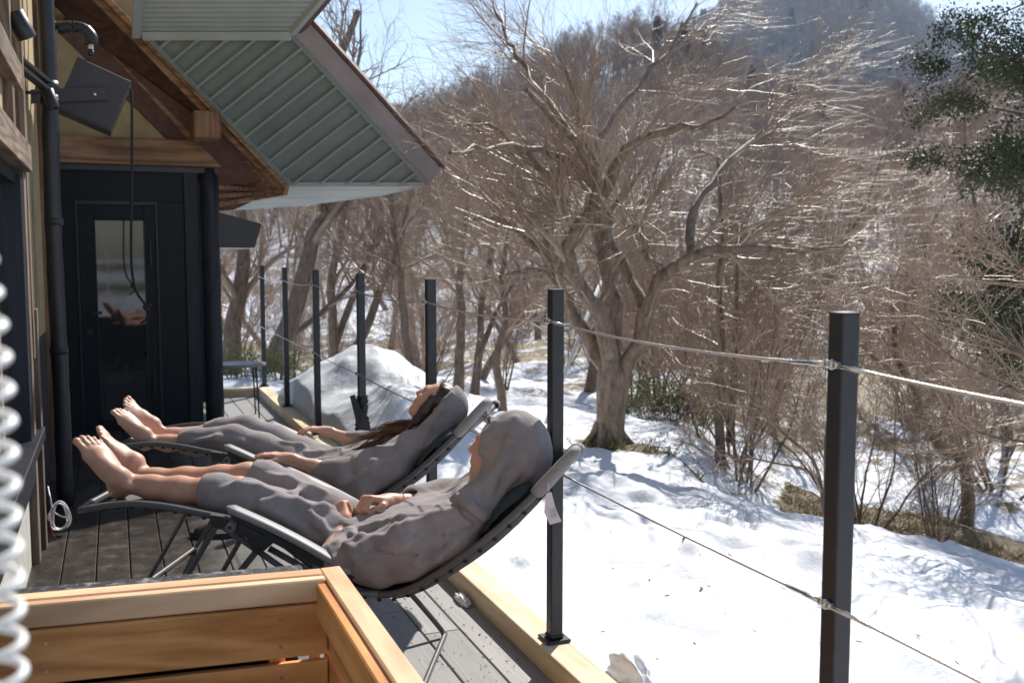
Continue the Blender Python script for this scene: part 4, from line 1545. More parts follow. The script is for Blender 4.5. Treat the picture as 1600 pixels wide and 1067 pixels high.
def foot_prims(H, f, d, side, sc=1.0):
    """H heel centre, f heel->toe, d dorsal, side=+1: little toe on the +s side"""
    f = np.array(f, float); f /= np.linalg.norm(f)
    d = np.array(d, float); d -= f * (d @ f); d /= np.linalg.norm(d)
    s = np.cross(d, f) * side
    H = np.array(H, float)
    W = lambda a, b, c: H + (f * a + s * b + d * c) * sc
    pr = [C(W(0, 0, .0), W(.022, 0, .012), .031 * sc, .030 * sc), C(W(.02, 0, .012), W(.048, 0, .052), .031 * sc, .034 * sc, .03)]
    pr += [C(W(.048, 0, .050), W(.115, -.010, .030), .033 * sc, .026 * sc, .03), C(W(.01, .012, -.005), W(.115, .024, -.002), .024 * sc, .018 * sc, .03)]
    bases = [(.170, -.031, .004, .0185), (.176, -.010, .008, .0145), (.170, .008, .006, .0135), (.160, .024, .003, .0130), (.147, .038, .0, .0130)]
    tips = [(.236, -.034, .002, .0125), (.238, -.010, .000, .0090), (.228, .009, -.001, .0086), (.213, .026, -.002, .0084), (.193, .041, -.003, .0082)]
    for (a, b, c, r), (ta, tb, tc, tr) in zip(bases, tips):
        pr.append(C(W(.085, b * .55, .022 if b < .02 else .010), W(a, b, c), .022 * sc, r * sc, .028))
        m = ((a + ta) / 2, (b + tb) / 2, (c + tc) / 2 + .007)
        pr += [C(W(a, b, c), W(*m), r * .80 * sc, tr * .98 * sc, .008), C(W(*m), W(ta, tb, tc), tr * .98 * sc, tr * sc, .004)]
        pr.append(E_(W(ta - .002, tb, tc), (tr * 1.12 * sc,) * 3, I3, .003))
    pr.append(E_(W(.048, -.030, .050), (.013 * sc,) * 3, I3, .02))
    pr.append(E_(W(.042, .030, .042), (.012 * sc,) * 3, I3, .02))
    pr.append(C(W(-.002, 0, .02), W(.0, 0, .075), .018 * sc, .014 * sc, .02))
    return pr


def head_prims(Cc, a, n, sc=1.0):
    """Cc head centre, a chin->crown, n face normal"""
    a = np.array(a, float); a /= np.linalg.norm(a)
    n = np.array(n, float); n -= a * (a @ n); n /= np.linalg.norm(n)
    s = np.cross(a, n)
    Cc = np.array(Cc, float)
    W = lambda x, y, z: Cc + (n * x + s * y + a * z) * sc       # x forward, y side, z up
    R = np.stack([n, s, a], 1)
    r = lambda *q: tuple(np.array(q) * sc)
    pr = [E_(W(-.008, 0, .030), r(.096, .076, .088), R, .02), E_(W(.030, 0, -.035), r(.056, .058, .075), R, .03),
          C(W(.052, .018, -.098), W(.052, -.018, -.098), .018 * sc, .018 * sc, .03),                       # chin
          C(W(.0, .052, -.062), W(.045, .020, -.094), .016 * sc, .016 * sc, .03), C(W(.0, -.052, -.062), W(.045, -.020, -.094), .016 * sc, .016 * sc, .03),
          C(W(.080, .0, .022), W(.101, 0, -.022), .0085 * sc, .0115 * sc, .014),                            # nose
          E_(W(.094, .010, -.026), r(.010, .009, .008), R, .008), E_(W(.094, -.010, -.026), r(.010, .009, .008), R, .008),
          C(W(.074, .030, .030), W(.082, .008, .030), .012 * sc, .012 * sc, .02), C(W(.074, -.030, .030), W(.082, -.008, .030), .012 * sc, .012 * sc, .02),
          C(W(.080, .016, -.052), W(.084, -.016, -.052), .0075 * sc, .0075 * sc, .010), C(W(.079, .014, -.063), W(.081, -.014, -.063), .0080 * sc, .0080 * sc, .010),
          E_(W(.055, .036, -.020), r(.025, .022, .024), R, .03), E_(W(.055, -.036, -.020), r(.025, .022, .024), R, .03)]
    pr += [S_(W(.094, .031, .010), r(.020, .017, .012), R, .012), S_(W(.094, -.031, .010), r(.020, .017, .012), R, .012)]
    pr += [E_(W(.070, .031, .009), r(.0135, .0145, .0115), R, .004), E_(W(.070, -.031, .009), r(.0135, .0145, .0115), R, .004)]
    pr += [('-', ('c', W(.094, .018, -.0575), W(.094, -.018, -.0575), .0028 * sc, .0028 * sc, .004))]
    for q in (1, -1):
        pr.append(E_(W(-.008, q * .078, -.004), r(.020, .010, .032), R, .010))
    return pr, W


def fist_prims(wr, kn, palm_n, thumb, sc=1.0, curl=1.0):
    """wr wrist, kn middle knuckle, palm_n palm normal (towards which fingers curl); thumb = +-1 side"""
    wr, kn = np.array(wr, float), np.array(kn, float)
    f = kn - wr
    L = np.linalg.norm(f)
    f /= L
    pn = np.array(palm_n, float); pn -= f * (pn @ f); pn /= np.linalg.norm(pn)
    s = np.cross(f, pn) * thumb                           # towards the thumb side
    W = lambda a, b, c: wr + f * a * sc + s * b * sc + pn * c * sc
    pr = [C(wr - f * .02, W(.02, 0, 0), .024 * sc, .023 * sc, .02)]
    offs = [.028, .0095, -.0095, -.027]
    lens = [(.042, .026, .022), (.046, .030, .024), (.043, .028, .022), (.034, .021, .019)]
    for b, (l1, l2, l3) in zip(offs, lens):
        a0 = L / sc - (.004 if abs(b) > .02 else 0)
        r = .0098 if b > -.02 else .0085
        pr.append(C(W(.02, b * .7, .002), W(a0, b, 0), .0155 * sc, .0115 * sc, .016))
        ang = curl * radians(62)
        p0 = (a0, b, 0)
        p1 = (a0 + l1 * cos(ang), b * 1.02, l1 * sin(ang))
        a2 = ang + curl * radians(78)
        p2 = (p1[0] + l2 * cos(a2), b * .98, p1[2] + l2 * sin(a2))
        a3 = a2 + curl * radians(50)
        p3 = (p2[0] + l3 * cos(a3), b * .96, p2[2] + l3 * sin(a3))
        pr += [C(W(*p0), W(*p1), r * 1.12 * sc, r * sc, .006), C(W(*p1), W(*p2), r * sc, r * .92 * sc, .004), C(W(*p2), W(*p3), r * .92 * sc, r * .82 * sc, .004)]
    # thumb from the side of the palm
    t0, t1, t2, t3 = (.022, .020, .010), (.050, .040, .022), (.076, .036, .036 * (.4 + .6 * curl)), (.092, .022, .044 * (.4 + .6 * curl))
    pr += [C(W(*t0), W(*t1), .0155 * sc, .0125 * sc, .012), C(W(*t1), W(*t2), .0118 * sc, .0105 * sc, .006), C(W(*t2), W(*t3), .0102 * sc, .0085 * sc, .004)]
    return pr


def open_hand_prims(wr, f, pn, thumb, sc=1.0, bend=14, spread=1.0):
    wr = np.array(wr, float)
    f = np.array(f, float); f /= np.linalg.norm(f)
    pn = np.array(pn, float); pn -= f * (pn @ f); pn /= np.linalg.norm(pn)
    s = np.cross(f, pn) * thumb
    W = lambda a, b, c: wr + (f * a + s * b + pn * c) * sc
    pr = [C(W(-.02, 0, 0), W(.02, 0, 0), .023 * sc, .022 * sc, .02)]
    for b, l, fan in ((.028, (.040, .024, .020), .10), (.0095, (.045, .028, .022), .03), (-.0095, (.042, .026, .021), -.04), (-.027, (.032, .019, .018), -.12)):
        a0 = .085 - (.006 if abs(b) > .02 else 0)
        pr.append(C(W(.02, b * .7, 0), W(a0, b, -.002), .0150 * sc, .0105 * sc, .016))
        p = np.array([a0, b, -.002])
        an = 0
        r = .0092 if b > -.02 else .0080
        for i, li in enumerate(l):
            an += radians(bend) * (1.0, 1.5, 1.2)[i]
            q = p + np.array([li * cos(an), li * fan * spread, li * sin(an)])
            pr.append(C(W(*p), W(*q), r * (1.08 - .1 * i) * sc, r * (.98 - .1 * i) * sc, .005))
            p = q
    pr += [C(W(.022, .020, .006), W(.052, .044, .014), .0150 * sc, .0120 * sc, .012), C(W(.052, .044, .014), W(.078, .056, .020), .0115 * sc, .0098 * sc, .006), C(W(.078, .056, .020), W(.100, .060, .022), .0098 * sc, .0080 * sc, .004)]
    return pr


def loc_ray(px, py, O):
    """camera ray in chair coordinates"""
    eu = np.array([cos(CH_ANG), -sin(CH_ANG), 0]); ev = np.array([sin(CH_ANG), cos(CH_ANG), 0]); ew = np.array([0, 0, 1.])
    M = np.stack([eu, ev, ew])
    o = M @ (CAMP - np.array(O))
    d = M @ ray(px, py)
    return o, d / np.linalg.norm(d)


def hits(prims, O, pix):
    out = []
    for px, py in pix:
        o, d = loc_ray(px, py, O)
        t = 2.2
        ok = False
        for _ in range(70):
            v = float(field_pts(prims, (o + d * t)[None])[0])
            if v < .0015: ok = True; break
            t += max(v * .8, .002)
            if t > 9: break
        if ok: out.append(o + d * t)
    return out


def fold_prims(prims, O, lines, r=.010, sink=.004, k=.018):
    res = []
    for ln in lines:
        pts = hits(prims, O, ln)
        if len(pts) < 2: continue
        n = len(pts)
        for i in range(n - 1):
            if np.linalg.norm(pts[i + 1] - pts[i]) > .16: continue
            ra = r * (.45 if i == 0 else 1)
            rb = r * (.45 if i == n - 2 else 1)
            res.append(C(pts[i], pts[i + 1], ra, rb, k))
    return res


def skin_mat(name, base):
    m, nt, b = new_mat(name)
    L = nt.links.new
    tc = N(nt, 'TexCoord')
    n = N(nt, 'TexNoise', Scale=38., Detail=4., Roughness=.6)
    L(tc.outputs['Object'], n.inputs['Vector'])
    c1 = tuple(x * .90 for x in base)
    c2 = (min(base[0] * 1.08, 1), base[1] * 1.0, base[2] * .97)
    col = ramp(nt, n.outputs['Fac'], [(.3, c1), (.7, c2)])
    L(col, b.inputs['Base Color'])
    b.inputs['Roughness'].default_value = .48
    b.inputs['Specular IOR Level'].default_value = .4
    b.inputs['Subsurface Weight'].default_value = .35
    b.inputs['Subsurface Radius'].default_value = (1.0, .30, .15)
    b.inputs['Subsurface Scale'].default_value = .016
    bp = N(nt, 'Bump', Strength=.12, Distance=.002)
    L(n.outputs['Fac'], bp.inputs['Height'])
    L(bp.outputs[0], b.inputs['Normal'])
    return m


def terry_mat():
    m, nt, b = new_mat('grey_terry_cloth')
    L = nt.links.new
    tc = N(nt, 'TexCoord')
    n = N(nt, 'TexNoise', Scale=7., Detail=5., Roughness=.6)
    n2 = N(nt, 'TexNoise', Scale=260., Detail=3., Roughness=.7)
    L(tc.outputs['Object'], n.inputs['Vector'])
    L(tc.outputs['Object'], n2.inputs['Vector'])
    ad = N(nt, 'Math', operation='MULTIPLY_ADD')
    ad.inputs[1].default_value = .5
    L(n2.outputs['Fac'], ad.inputs[0])
    L(n.outputs['Fac'], ad.inputs[2])
    col = ramp(nt, ad.outputs[0], [(.5, (.208, .186, .189)), (1.0, (.325, .295, .297))])
    L(col, b.inputs['Base Color'])
    b.inputs['Roughness'].default_value = .95
    b.inputs['Specular IOR Level'].default_value = .15
    b.inputs['Sheen Weight'].default_value = .25
    b.inputs['Sheen Roughness'].default_value = .45
    b.inputs['Sheen Tint'].default_value = (.8, .76, .74, 1)
    n3 = N(nt, 'TexNoise', Scale=45., Detail=4., Roughness=.6)
    L(tc.outputs['Object'], n3.inputs['Vector'])
    a2 = N(nt, 'Math', operation='MULTIPLY_ADD')
    a2.inputs[1].default_value = .35
    L(n2.outputs['Fac'], a2.inputs[0])
    L(n3.outputs['Fac'], a2.inputs[2])
    bp = N(nt, 'Bump', Strength=.5, Distance=.005)
    L(a2.outputs[0], bp.inputs['Height'])
    L(bp.outputs[0], b.inputs['Normal'])
    return m


M_terry = terry_mat()
M_skin1 = skin_mat('skin', (.56, .33, .235))
M_skin2 = skin_mat('skin_fair', (.60, .38, .29))
M_hair = simple('dark_brown_hair', (.020, .010, .007), (.050, .024, .013), rough=.38, spec=.6, scale=60, stretch=(1, 6, 1))


def wrinkle(scale_dir, amp, seed):
    """small isotropic relief"""
    sd = np.array(scale_dir, float)

    def f(P):
        n = noise3(P * sd, seed)
        return -amp * ((1 - np.abs(2 * n - 1)) ** 2 - .35)
    return f


def drape(amp, seed):
    """long folds running with the legs and then with the trunk"""
    dl, dt = np.array([.88, 0, -.47]), np.array([.87, 0, .48])
    nl, nt_ = np.array([.47, 0, .88]), np.array([-.48, 0, .87])
    hip = np.array([.98, 0, .45])

    def f(P):
        w = sstep(.86, 1.08, P[:, 0])[:, None]
        d = dl * (1 - w) + dt * w
        n = nl * (1 - w) + nt_ * w
        Q = P - hip
        s, p, v = (Q * d).sum(1), (Q * n).sum(1), P[:, 1]
        wa = noise3(P * 6.0, seed + 3) - .5
        wb = noise3(P * 6.0 + 17, seed + 4) - .5
        skew = s * 2.6                                    # folds slant across the axis
        c1 = np.stack([s * 3.4, v * 13 + skew + wa * 2.4, p * 13 - skew * .6 + wb * 2.4], 1)
        r1 = 1 - np.abs(2 * noise3(c1, seed) - 1)
        c2 = np.stack([s * 7.0, v * 26 - skew + wb * 3, p * 26 + wa * 3], 1)
        r2 = 1 - np.abs(2 * noise3(c2, seed + 9) - 1)
        mask = .35 + .9 * sstep(.35, .65, noise3(P * 4.2 + 31, seed + 12))
        hood = (1 - .30 * sstep(1.38, 1.46, P[:, 0])) * (.22 + .78 * sstep(.66, .98, P[:, 0]))
        return -(amp * (r1 ** 2.2 - .30) + amp * .18 * (r2 ** 2 - .3)) * mask * hood
    return f


def hair_strands(name, roots, par, rad=.0011, mat=None, sides=3):
    v, f = tubes_arrays(np.array(roots), np.full(np.array(roots).shape[:2], rad) * np.linspace(1, .35, np.array(roots).shape[1])[None], sides)
    return link(name, mesh_np(v, f), mat or M_hair, par, smooth=True)


# ---- person on the near lounger
def near_person():
    per = empty('person', (0, 0, 0), 'person in a grey hooded robe lying with hands folded on the lounger behind the tub', 'person', 'people lying on loungers')
    O = np.array(CH_O)
    body = []
    body += chain([(.112, .170, .690), (.20, .170, .678), (.30, .170, .668), (.42, .172, .665), (.52, .175, .668), (.75, .18, .57), (.97, .20, .475)], [.037, .041, .049, .050, .050, .056, .070], .03)
    body += chain([(.040, .365, .672), (.12, .365, .662), (.24, .366, .660), (.38, .366, .668), (.49, .365, .680), (.75, .355, .58), (.97, .34, .475)], [.036, .039, .048, .050, .050, .056, .070], .03)
    body += foot_prims((.072, .172, .662), (-.50, -.08, .86), (.62, -.60, .50), -1, 1.0)
    body += foot_prims((.010, .366, .655), (-.52, .06, .85), (.72, .40, .50), 1, 1.0)
    body += chain([(.97, .27, .46), (1.15, .27, .49), (1.32, .27, .57), (1.40, .27, .65), (1.44, .27, .72)], [.085, .08, .08, .055, .052], .04)
    body += [C((1.33, .15, .585), (1.33, .39, .585), .055, .055, .04)]
    # arms
    body += chain([(1.33, .09, .60), (1.02, .02, .49), (.905, .050, .497)], [.045, .040, .036], .02)
    body += chain([(.905, .050, .497), (.905, .185, .560)], [.036, .0255], .02)
    body += chain([(1.33, .45, .60), (1.19, .50, .56), (1.05, .325, .607)], [.045, .040, .0265], .02)
    body += fist_prims((.912, .170, .556), (.872, .225, .606), (.38, .72, -.55), 1, 1.06, .92)
    body += fist_prims((1.05, .322, .608), (.975, .258, .632), (-.15, -.40, -.90), 1, 1.06, 1.0)
    hp, W = head_prims((1.466, .27, .806), (.36, 0, .93), (-.93, -.03, .36), 1.0)
    body += hp
    body += [C((1.42, .27, .69), W(-.02, 0, -.04), .05, .052, .03)]
    link('body', sculpt(body, (-.18, -.05, .32), (1.66, .62, .98), .0042, smooth=2), M_skin1, per, smooth=True)
    # robe
    rb = []
    rb += chain([(.360, .168, .664), (.45, .170, .660), (.55, .174, .640), (.66, .178, .600), (.80, .185, .535), (.97, .20, .455)], [.066, .070, .073, .076, .086, .115], .03)
    rb += chain([(.478, .358, .690), (.56, .358, .668), (.66, .356, .622), (.80, .350, .545), (.97, .34, .455)], [.066, .070, .076, .088, .115], .03)
    rb += chain([(.97, .27, .45), (1.15, .27, .49), (1.30, .27, .548)], [.115, .112, .105], .06)
    rb += chain([(.97, .18, .44), (1.15, .15, .485), (1.32, .14, .56)], [.10, .105, .095], .06)
    rb += chain([(.97, .36, .44), (1.15, .38, .485), (1.32, .40, .56)], [.10, .105, .095], .06)
    rb += chain([(1.36, .085, .612), (1.18, .035, .548), (1.02, .008, .488), (.93, .012, .470), (.855, .030, .458)], [.072, .072, .066, .056, .042], .035)
    rb += chain([(.93, .012, .470), (.925, .085, .500)], [.050, .050], .03)                       # wide cuff
    rb += chain([(1.34, .07, .53), (1.18, .045, .470), (1.06, .040, .425), (1.01, .045, .415)], [.060, .058, .046, .035], .04)
    rb += chain([(1.36, .455, .612), (1.22, .50, .575), (1.12, .435, .592)], [.072, .070, .052], .035)
    rb += [C((1.37, .15, .620), (1.37, .39, .620), .062, .062, .05)]
    # hood
    Rh = np.array([[.80, 0, -.60], [0, 1, 0], [.60, 0, .80]])
    rb += [E_((1.522, .270, .826), (.135, .120, .137), np.array([[.88, 0, .47], [0, 1, 0], [-.47, 0, .88]]), .03)]
    rb += chain([(1.50, .19, .76), (1.42, .15, .66), (1.35, .13, .61)], [.060, .062, .062], .05)
    rb += chain([(1.50, .35, .76), (1.42, .39, .66), (1.35, .41, .61)], [.060, .062, .062], .05)
    rb += chain([(1.54, .27, .75), (1.45, .27, .62)], [.10, .08], .05)
    rb += chain([(1.345, .20, .665), (1.335, .27, .660), (1.345, .34, .665)], [.026, .026, .026], .02)
    folds = [[(388, 795), (409, 787), (437, 780), (467, 783), (485, 790)], [(409, 793), (430, 801), (452, 813), (475, 828), (498, 845)], [(485, 800), (497, 817), (513, 836)],
             [(455, 770), (470, 765), (488, 763), (507, 768)], [(490, 792), (505, 792), (520, 793)], [(345, 765), (372, 757), (405, 762), (440, 772)], [(420, 742), (450, 748), (480, 760)],
             [(555, 827), (592, 821), (630, 809), (690, 800)], [(600, 840), (618, 828), (639, 819), (675, 809), (710, 798)], [(525, 848), (547, 832), (561, 837)],
             [(532, 868), (544, 850), (564, 840), (582, 840)], [(540, 869), (552, 860), (570, 851), (588, 841), (612, 844), (639, 834)], [(508, 880), (555, 869), (615, 854), (650, 842)],
             [(717, 772), (744, 769), (764, 752), (776, 731)], [(785, 770), (800, 747), (819, 725), (830, 698)], [(745, 762), (749, 735), (755, 705), (762, 680), (772, 662)], [(650, 880), (680, 868), (715, 846)], [(805, 655), (797, 690), (782, 728), (768, 764)], [(838, 670), (842, 700), (826, 736), (800, 772)]]
    rb += fold_prims(rb, O, folds, r=.0145, k=.020)
    rb += fold_prims(rb, O, [[(714, 770), (720, 779), (734, 792), (752, 806), (772, 808)]], r=.019, k=.012)
    for ln, r_ in (([(704, 776), (712, 789), (728, 802), (747, 817), (775, 822)], .013), ([(690, 832), (692, 850), (693, 870), (694, 893)], .0055), ([(690, 838), (715, 831), (745, 822), (775, 812)], .0055), ([(768, 668), (757, 700), (751, 730), (748, 760)], .006), ([(575, 860), (610, 866), (650, 866)], .008)):
        pts = hits(rb, O, ln)
        for a_, b_ in zip(pts[:-1], pts[1:]):
            if np.linalg.norm(a_ - b_) < .14: rb.append(('-', ('c', a_, b_, r_, r_, .010)))
    # openings: leg hems, cuffs, face
    rb += [('-', ('c', (.20, .168, .668), (.366, .168, .664), .056, .056, .004)), ('-', ('c', (.33, .358, .69), (.484, .358, .688), .056, .056, .004))]
    rb += [('-', ('c', (.20, .168, .668), (.338, .168, .664), .12, .085, .004)), ('-', ('c', (.33, .358, .70), (.455, .358, .695), .12, .085, .004))]
    rb += [('-', ('c', (.920, .10, .508), (.908, .24, .570), .036, .050, .006)), ('-', ('c', (1.16, .455, .585), (1.02, .29, .61), .034, .046, .006))]
    rb += [('-', ('c', (1.325, .27, .825), (1.05, .27, .905), .100, .200, .010)), ('-', ('c', (1.375, .27, .735), (1.28, .27, .745), .040, .050, .012))]
    link('robe', sculpt(rb, (.24, -.10, .30), (1.74, .64, 1.02), .0052, disp=drape(.0072, 2), smooth=2), M_terry, per, smooth=True)
    # tuft of hair escaping from the hood
    rs = np.random.default_rng(5)
    st = []
    for k in range(70):
        p0 = W(.055 + rs.uniform(-.02, .02), rs.uniform(-.06, .06), .095 + rs.uniform(-.01, .01))
        dirn = np.array([-.4 + rs.uniform(-.5, .4), rs.uniform(-.4, .4), .7 + rs.uniform(-.2, .3)])
        L_ = rs.uniform(.025, .055)
        t = np.linspace(0, 1, 6)[:, None]
        st.append(p0 + dirn * L_ * t + np.array([-.6, 0, -.5]) * L_ * t ** 2 * rs.uniform(.2, 1))
    hair_strands('hair', st, per, .0012)['kind'] = 'stuff'
    cap = [E_(W(-.012, 0, .036), (.100, .081, .092), np.stack([W(1, 0, 0) - W(0, 0, 0), W(0, 1, 0) - W(0, 0, 0), W(0, 0, 1) - W(0, 0, 0)], 1), .02)]
    nf = W(1, 0, 0) - W(0, 0, 0)
    na = W(0, 0, 1) - W(0, 0, 0)
    cut = nf * .78 - na * .62
    cap += [('-', ('h', tuple(-cut), float(-(cut @ W(.030, 0, .052))), .01))]
    link('hair_cap', sculpt(cap, (1.30, .12, .66), (1.66, .42, 1.0), .005, disp=wrinkle((60, 20, 20), .003, 9), smooth=1), M_hair, per, smooth=True)
    per.location = CH_O
    per.rotation_euler = (0, 0, -CH_ANG)
    return per


def far_person():
    per = empty('person', (0, 0, 0), 'person with long dark hair and hood pushed back lying with arms on the armrests', 'person', 'people lying on loungers')
    O = np.array(CH_O + CH_D)
    body = []
    body += chain([(.130, .165, .640), (.20, .168, .632), (.34, .172, .640), (.52, .18, .66), (.75, .20, .57), (.97, .21, .475)], [.033, .036, .044, .046, .052, .065], .03)
    body += chain([(.110, .270, .655), (.18, .285, .645), (.34, .32, .65), (.50, .35, .675), (.75, .345, .58), (.97, .33, .475)], [.033, .036, .044, .046, .052, .065], .03)
    body += foot_prims((.090, .165, .622), (-.56, -.10, .82), (.62, -.50, .60), -1, .90)
    body += foot_prims((.070, .275, .640), (-.54, -.08, .83), (.72, -.10, .60), 1, .93)
    body += chain([(.97, .27, .46), (1.15, .27, .49), (1.32, .27, .57), (1.38, .27, .66), (1.42, .27, .73)], [.08, .075, .075, .048, .044], .04)
    body += [C((1.33, .17, .59), (1.33, .37, .59), .05, .05, .04)]
    body += chain([(1.33, .12, .61), (1.10, -.005, .555), (.975, -.030, .575), (.86, -.035, .612)], [.040, .034, .031, .0225], .02)
    body += chain([(1.33, .42, .61), (1.10, .55, .585), (.975, .572, .592), (.862, .572, .628)], [.040, .034, .031, .0225], .02)
    body += open_hand_prims((.86, -.035, .614), (-.97, .0, .16), (.10, 0, -1), 1, .92, 9)
    body += open_hand_prims((.862, .572, .630), (-.97, -.06, .12), (.10, 0, -1), -1, .92, 15, 1.6)
    hp, W = head_prims((1.474, .27, .818), (.74, 0, .68), (-.68, 0, .74), .95)
    body += hp
    body += [C((1.385, .27, .66), W(-.018, 0, -.045), .046, .050, .03)]
    link('body', sculpt(body, (-.18, -.12, .32), (1.70, .68, .98), .0046, smooth=2), M_skin2, per, smooth=True)
    rb = []
    rb += chain([(.235, .170, .634), (.34, .174, .640), (.52, .182, .648), (.66, .188, .605), (.80, .195, .54), (.97, .21, .455)], [.050, .062, .072, .076, .088, .115], .03)
    rb += chain([(.300, .315, .650), (.40, .335, .662), (.52, .348, .668), (.66, .348, .615), (.80, .345, .545), (.97, .33, .455)], [.050, .062, .072, .076, .088, .115], .03)
    rb += chain([(.45, .30, .60), (.62, .26, .575)], [.05, .06], .05)
    rb += chain([(.97, .27, .46), (1.15, .27, .505), (1.30, .27, .565)], [.12, .118, .105], .06)
    rb += chain([(.97, .18, .45), (1.15, .15, .495), (1.32, .15, .575)], [.10, .105, .09], .06)
    rb += chain([(.97, .36, .45), (1.15, .38, .495), (1.32, .39, .575)], [.10, .105, .09], .06)
    rb += chain([(1.35, .10, .612), (1.20, .035, .575), (1.08, -.005, .552), (.985, -.025, .562)], [.066, .062, .054, .046], .035)
    rb += chain([(1.33, .07, .54), (1.18, .04, .475), (1.05, .04, .43)], [.056, .055, .040], .04)
    rb += chain([(1.35, .44, .612), (1.20, .51, .585), (1.08, .555, .572), (.985, .572, .588)], [.066, .062, .054, .046], .035)
    rb += chain([(.80, .10, .555), (1.0, .07, .555), (1.16, .09, .585)], [.030, .036, .03], .04)
    # hood pushed back off the face
    Rh = np.array([[.74, 0, -.68], [0, 1, 0], [.68, 0, .74]])
    rb += [E_((1.515, .270, .808), (.118, .112, .124), I3, .03)]
    rb += chain([(1.50, .18, .74), (1.42, .15, .665), (1.35, .15, .63)], [.058, .056, .055], .05)
    rb += chain([(1.50, .36, .74), (1.42, .39, .665), (1.35, .39, .63)], [.058, .056, .055], .05)
    folds = [[(480, 708), (530, 704), (590, 701), (625, 698)], [(560, 735), (585, 722), (620, 712)], [(440, 690), (470, 697), (500, 703)], [(300, 690), (340, 684), (380, 690)], [(660, 690), (670, 665), (690, 640), (706, 615)], [(655, 700), (680, 690), (700, 672)]]
    rb += fold_prims(rb, O, folds, r=.0145, k=.020)
    rb += [('-', ('c', (.10, .168, .634), (.240, .170, .634), .042, .042, .004)), ('-', ('c', (.15, .30, .648), (.305, .315, .650), .042, .042, .004))]
    rb += [('-', ('c', (.10, .168, .634), (.215, .168, .634), .10, .07, .004)), ('-', ('c', (.16, .30, .65), (.28, .31, .65), .10, .07, .004))]
    rb += [('-', ('c', (1.03, -.015, .560), (.90, -.04, .60), .036, .050, .006)), ('-', ('c', (1.03, .565, .585), (.90, .575, .61), .036, .050, .006))]
    nrm = np.array([-.77, 0, .64])
    rb += [('-', ('x', tuple(nrm), float(nrm @ np.array([1.565, .27, .905])), (1.42, .27, .88), .215, .012))]
    rb += [('-', ('c', (1.495, .27, .825), (1.28, .27, 1.03), .094, .17, .010)), ('-', ('c', (1.43, .27, .755), (1.22, .27, .80), .062, .09, .015))]
    link('robe', sculpt(rb, (.14, -.16, .30), (1.72, .72, 1.0), .0055, disp=drape(.0072, 21), smooth=2), M_terry, per, smooth=True)
    # hair: cap over the skull and long locks falling past the cheek on to the chest
    ax = np.stack([(W(1, 0, 0) - W(0, 0, 0)) / .95, (W(0, 1, 0) - W(0, 0, 0)) / .95, (W(0, 0, 1) - W(0, 0, 0)) / .95], 1)
    cap = [E_(W(-.014, 0, .034), (.099, .083, .094), ax, .02)]
    cut = ax[:, 0] * .85 - ax[:, 2] * .52
    cap += [('-', ('h', tuple(-cut), float(-(cut @ W(.040, 0, .066))), .012))]
    cap += chain([W(.030, -.074, .030), W(.012, -.080, -.040), W(.0, -.074, -.10), (1.345, .19, .690)], [.022, .026, .022, .014], .02)
    cap += chain([W(.030, .074, .030), W(.012, .080, -.040), W(.0, .074, -.10), (1.345, .35, .690)], [.022, .026, .022, .014], .02)
    cap += chain([(1.350, .190, .692), (1.27, .165, .668), (1.17, .155, .628), (1.10, .16, .608)], [.020, .022, .019, .010], .02)
    cap += chain([(1.350, .35, .692), (1.27, .37, .662), (1.18, .37, .630)], [.020, .022, .012], .02)
    link('hair', sculpt(cap, (1.05, .06, .55), (1.68, .48, 1.0), .0048, disp=wrinkle((14, 60, 60), .0038, 33), smooth=1), M_hair, per, smooth=True)
    rs = np.random.default_rng(15)
    st = []
    for k in range(420):
        sy = rs.choice([-1, 1]) if k % 3 else rs.uniform(-1, 1)
        t = np.linspace(0, 1, 10)[:, None]
        if k < 200:
            p0 = W(.035 + rs.uniform(-.07, .035), rs.uniform(-.07, .07), .116 - rs.uniform(0, .02))
            dirn = ax @ np.array([rs.uniform(-.3, .7), rs.uniform(-.5, .5), .35])
            st.append(p0 + dirn * .045 * t * rs.uniform(.4, 1.1) - ax[:, 0] * .05 * t ** 2 * rs.uniform(.2, 1) - ax[:, 2] * .022 * t ** 2)
        else:
            y = .175 if sy < 0 else .365
            a = np.array([1.35, y + rs.uniform(-.02, .02), .702 + rs.uniform(-.01, .02)])
            b = np.array([rs.uniform(1.05, 1.2), y - .012 + rs.uniform(-.03, .03), rs.uniform(.612, .640)])
            q = a + (b - a) * t
            q[:, 2] += .028 * np.sin(t[:, 0] * pi) + rs.uniform(-.004, .010)
            q[:, 1] += .006 * np.sin(t[:, 0] * 7 + k)
            st.append(q)
    hair_strands('loose_hair', st, per, .0011, M_hairlit)['kind'] = 'stuff'
    per.location = CH_O + CH_D
    per.rotation_euler = (0, 0, -CH_ANG)
    return per


M_hairlit = simple('backlit_hair_strands', (.10, .035, .012), (.20, .075, .025), rough=.35, spec=.6, scale=60)  # backlit orange rim painted into the strand colour
near_person()
far_person()


# ------------------------------------------------------------------ bare trees
def resample(P, S):
    P = np.asarray(P, float)
    d = np.r_[0, np.cumsum(np.linalg.norm(np.diff(P, axis=0), axis=1))]
    t = np.linspace(0, d[-1], S)
    return np.stack([np.interp(t, d, P[:, i]) for i in range(3)], 1)


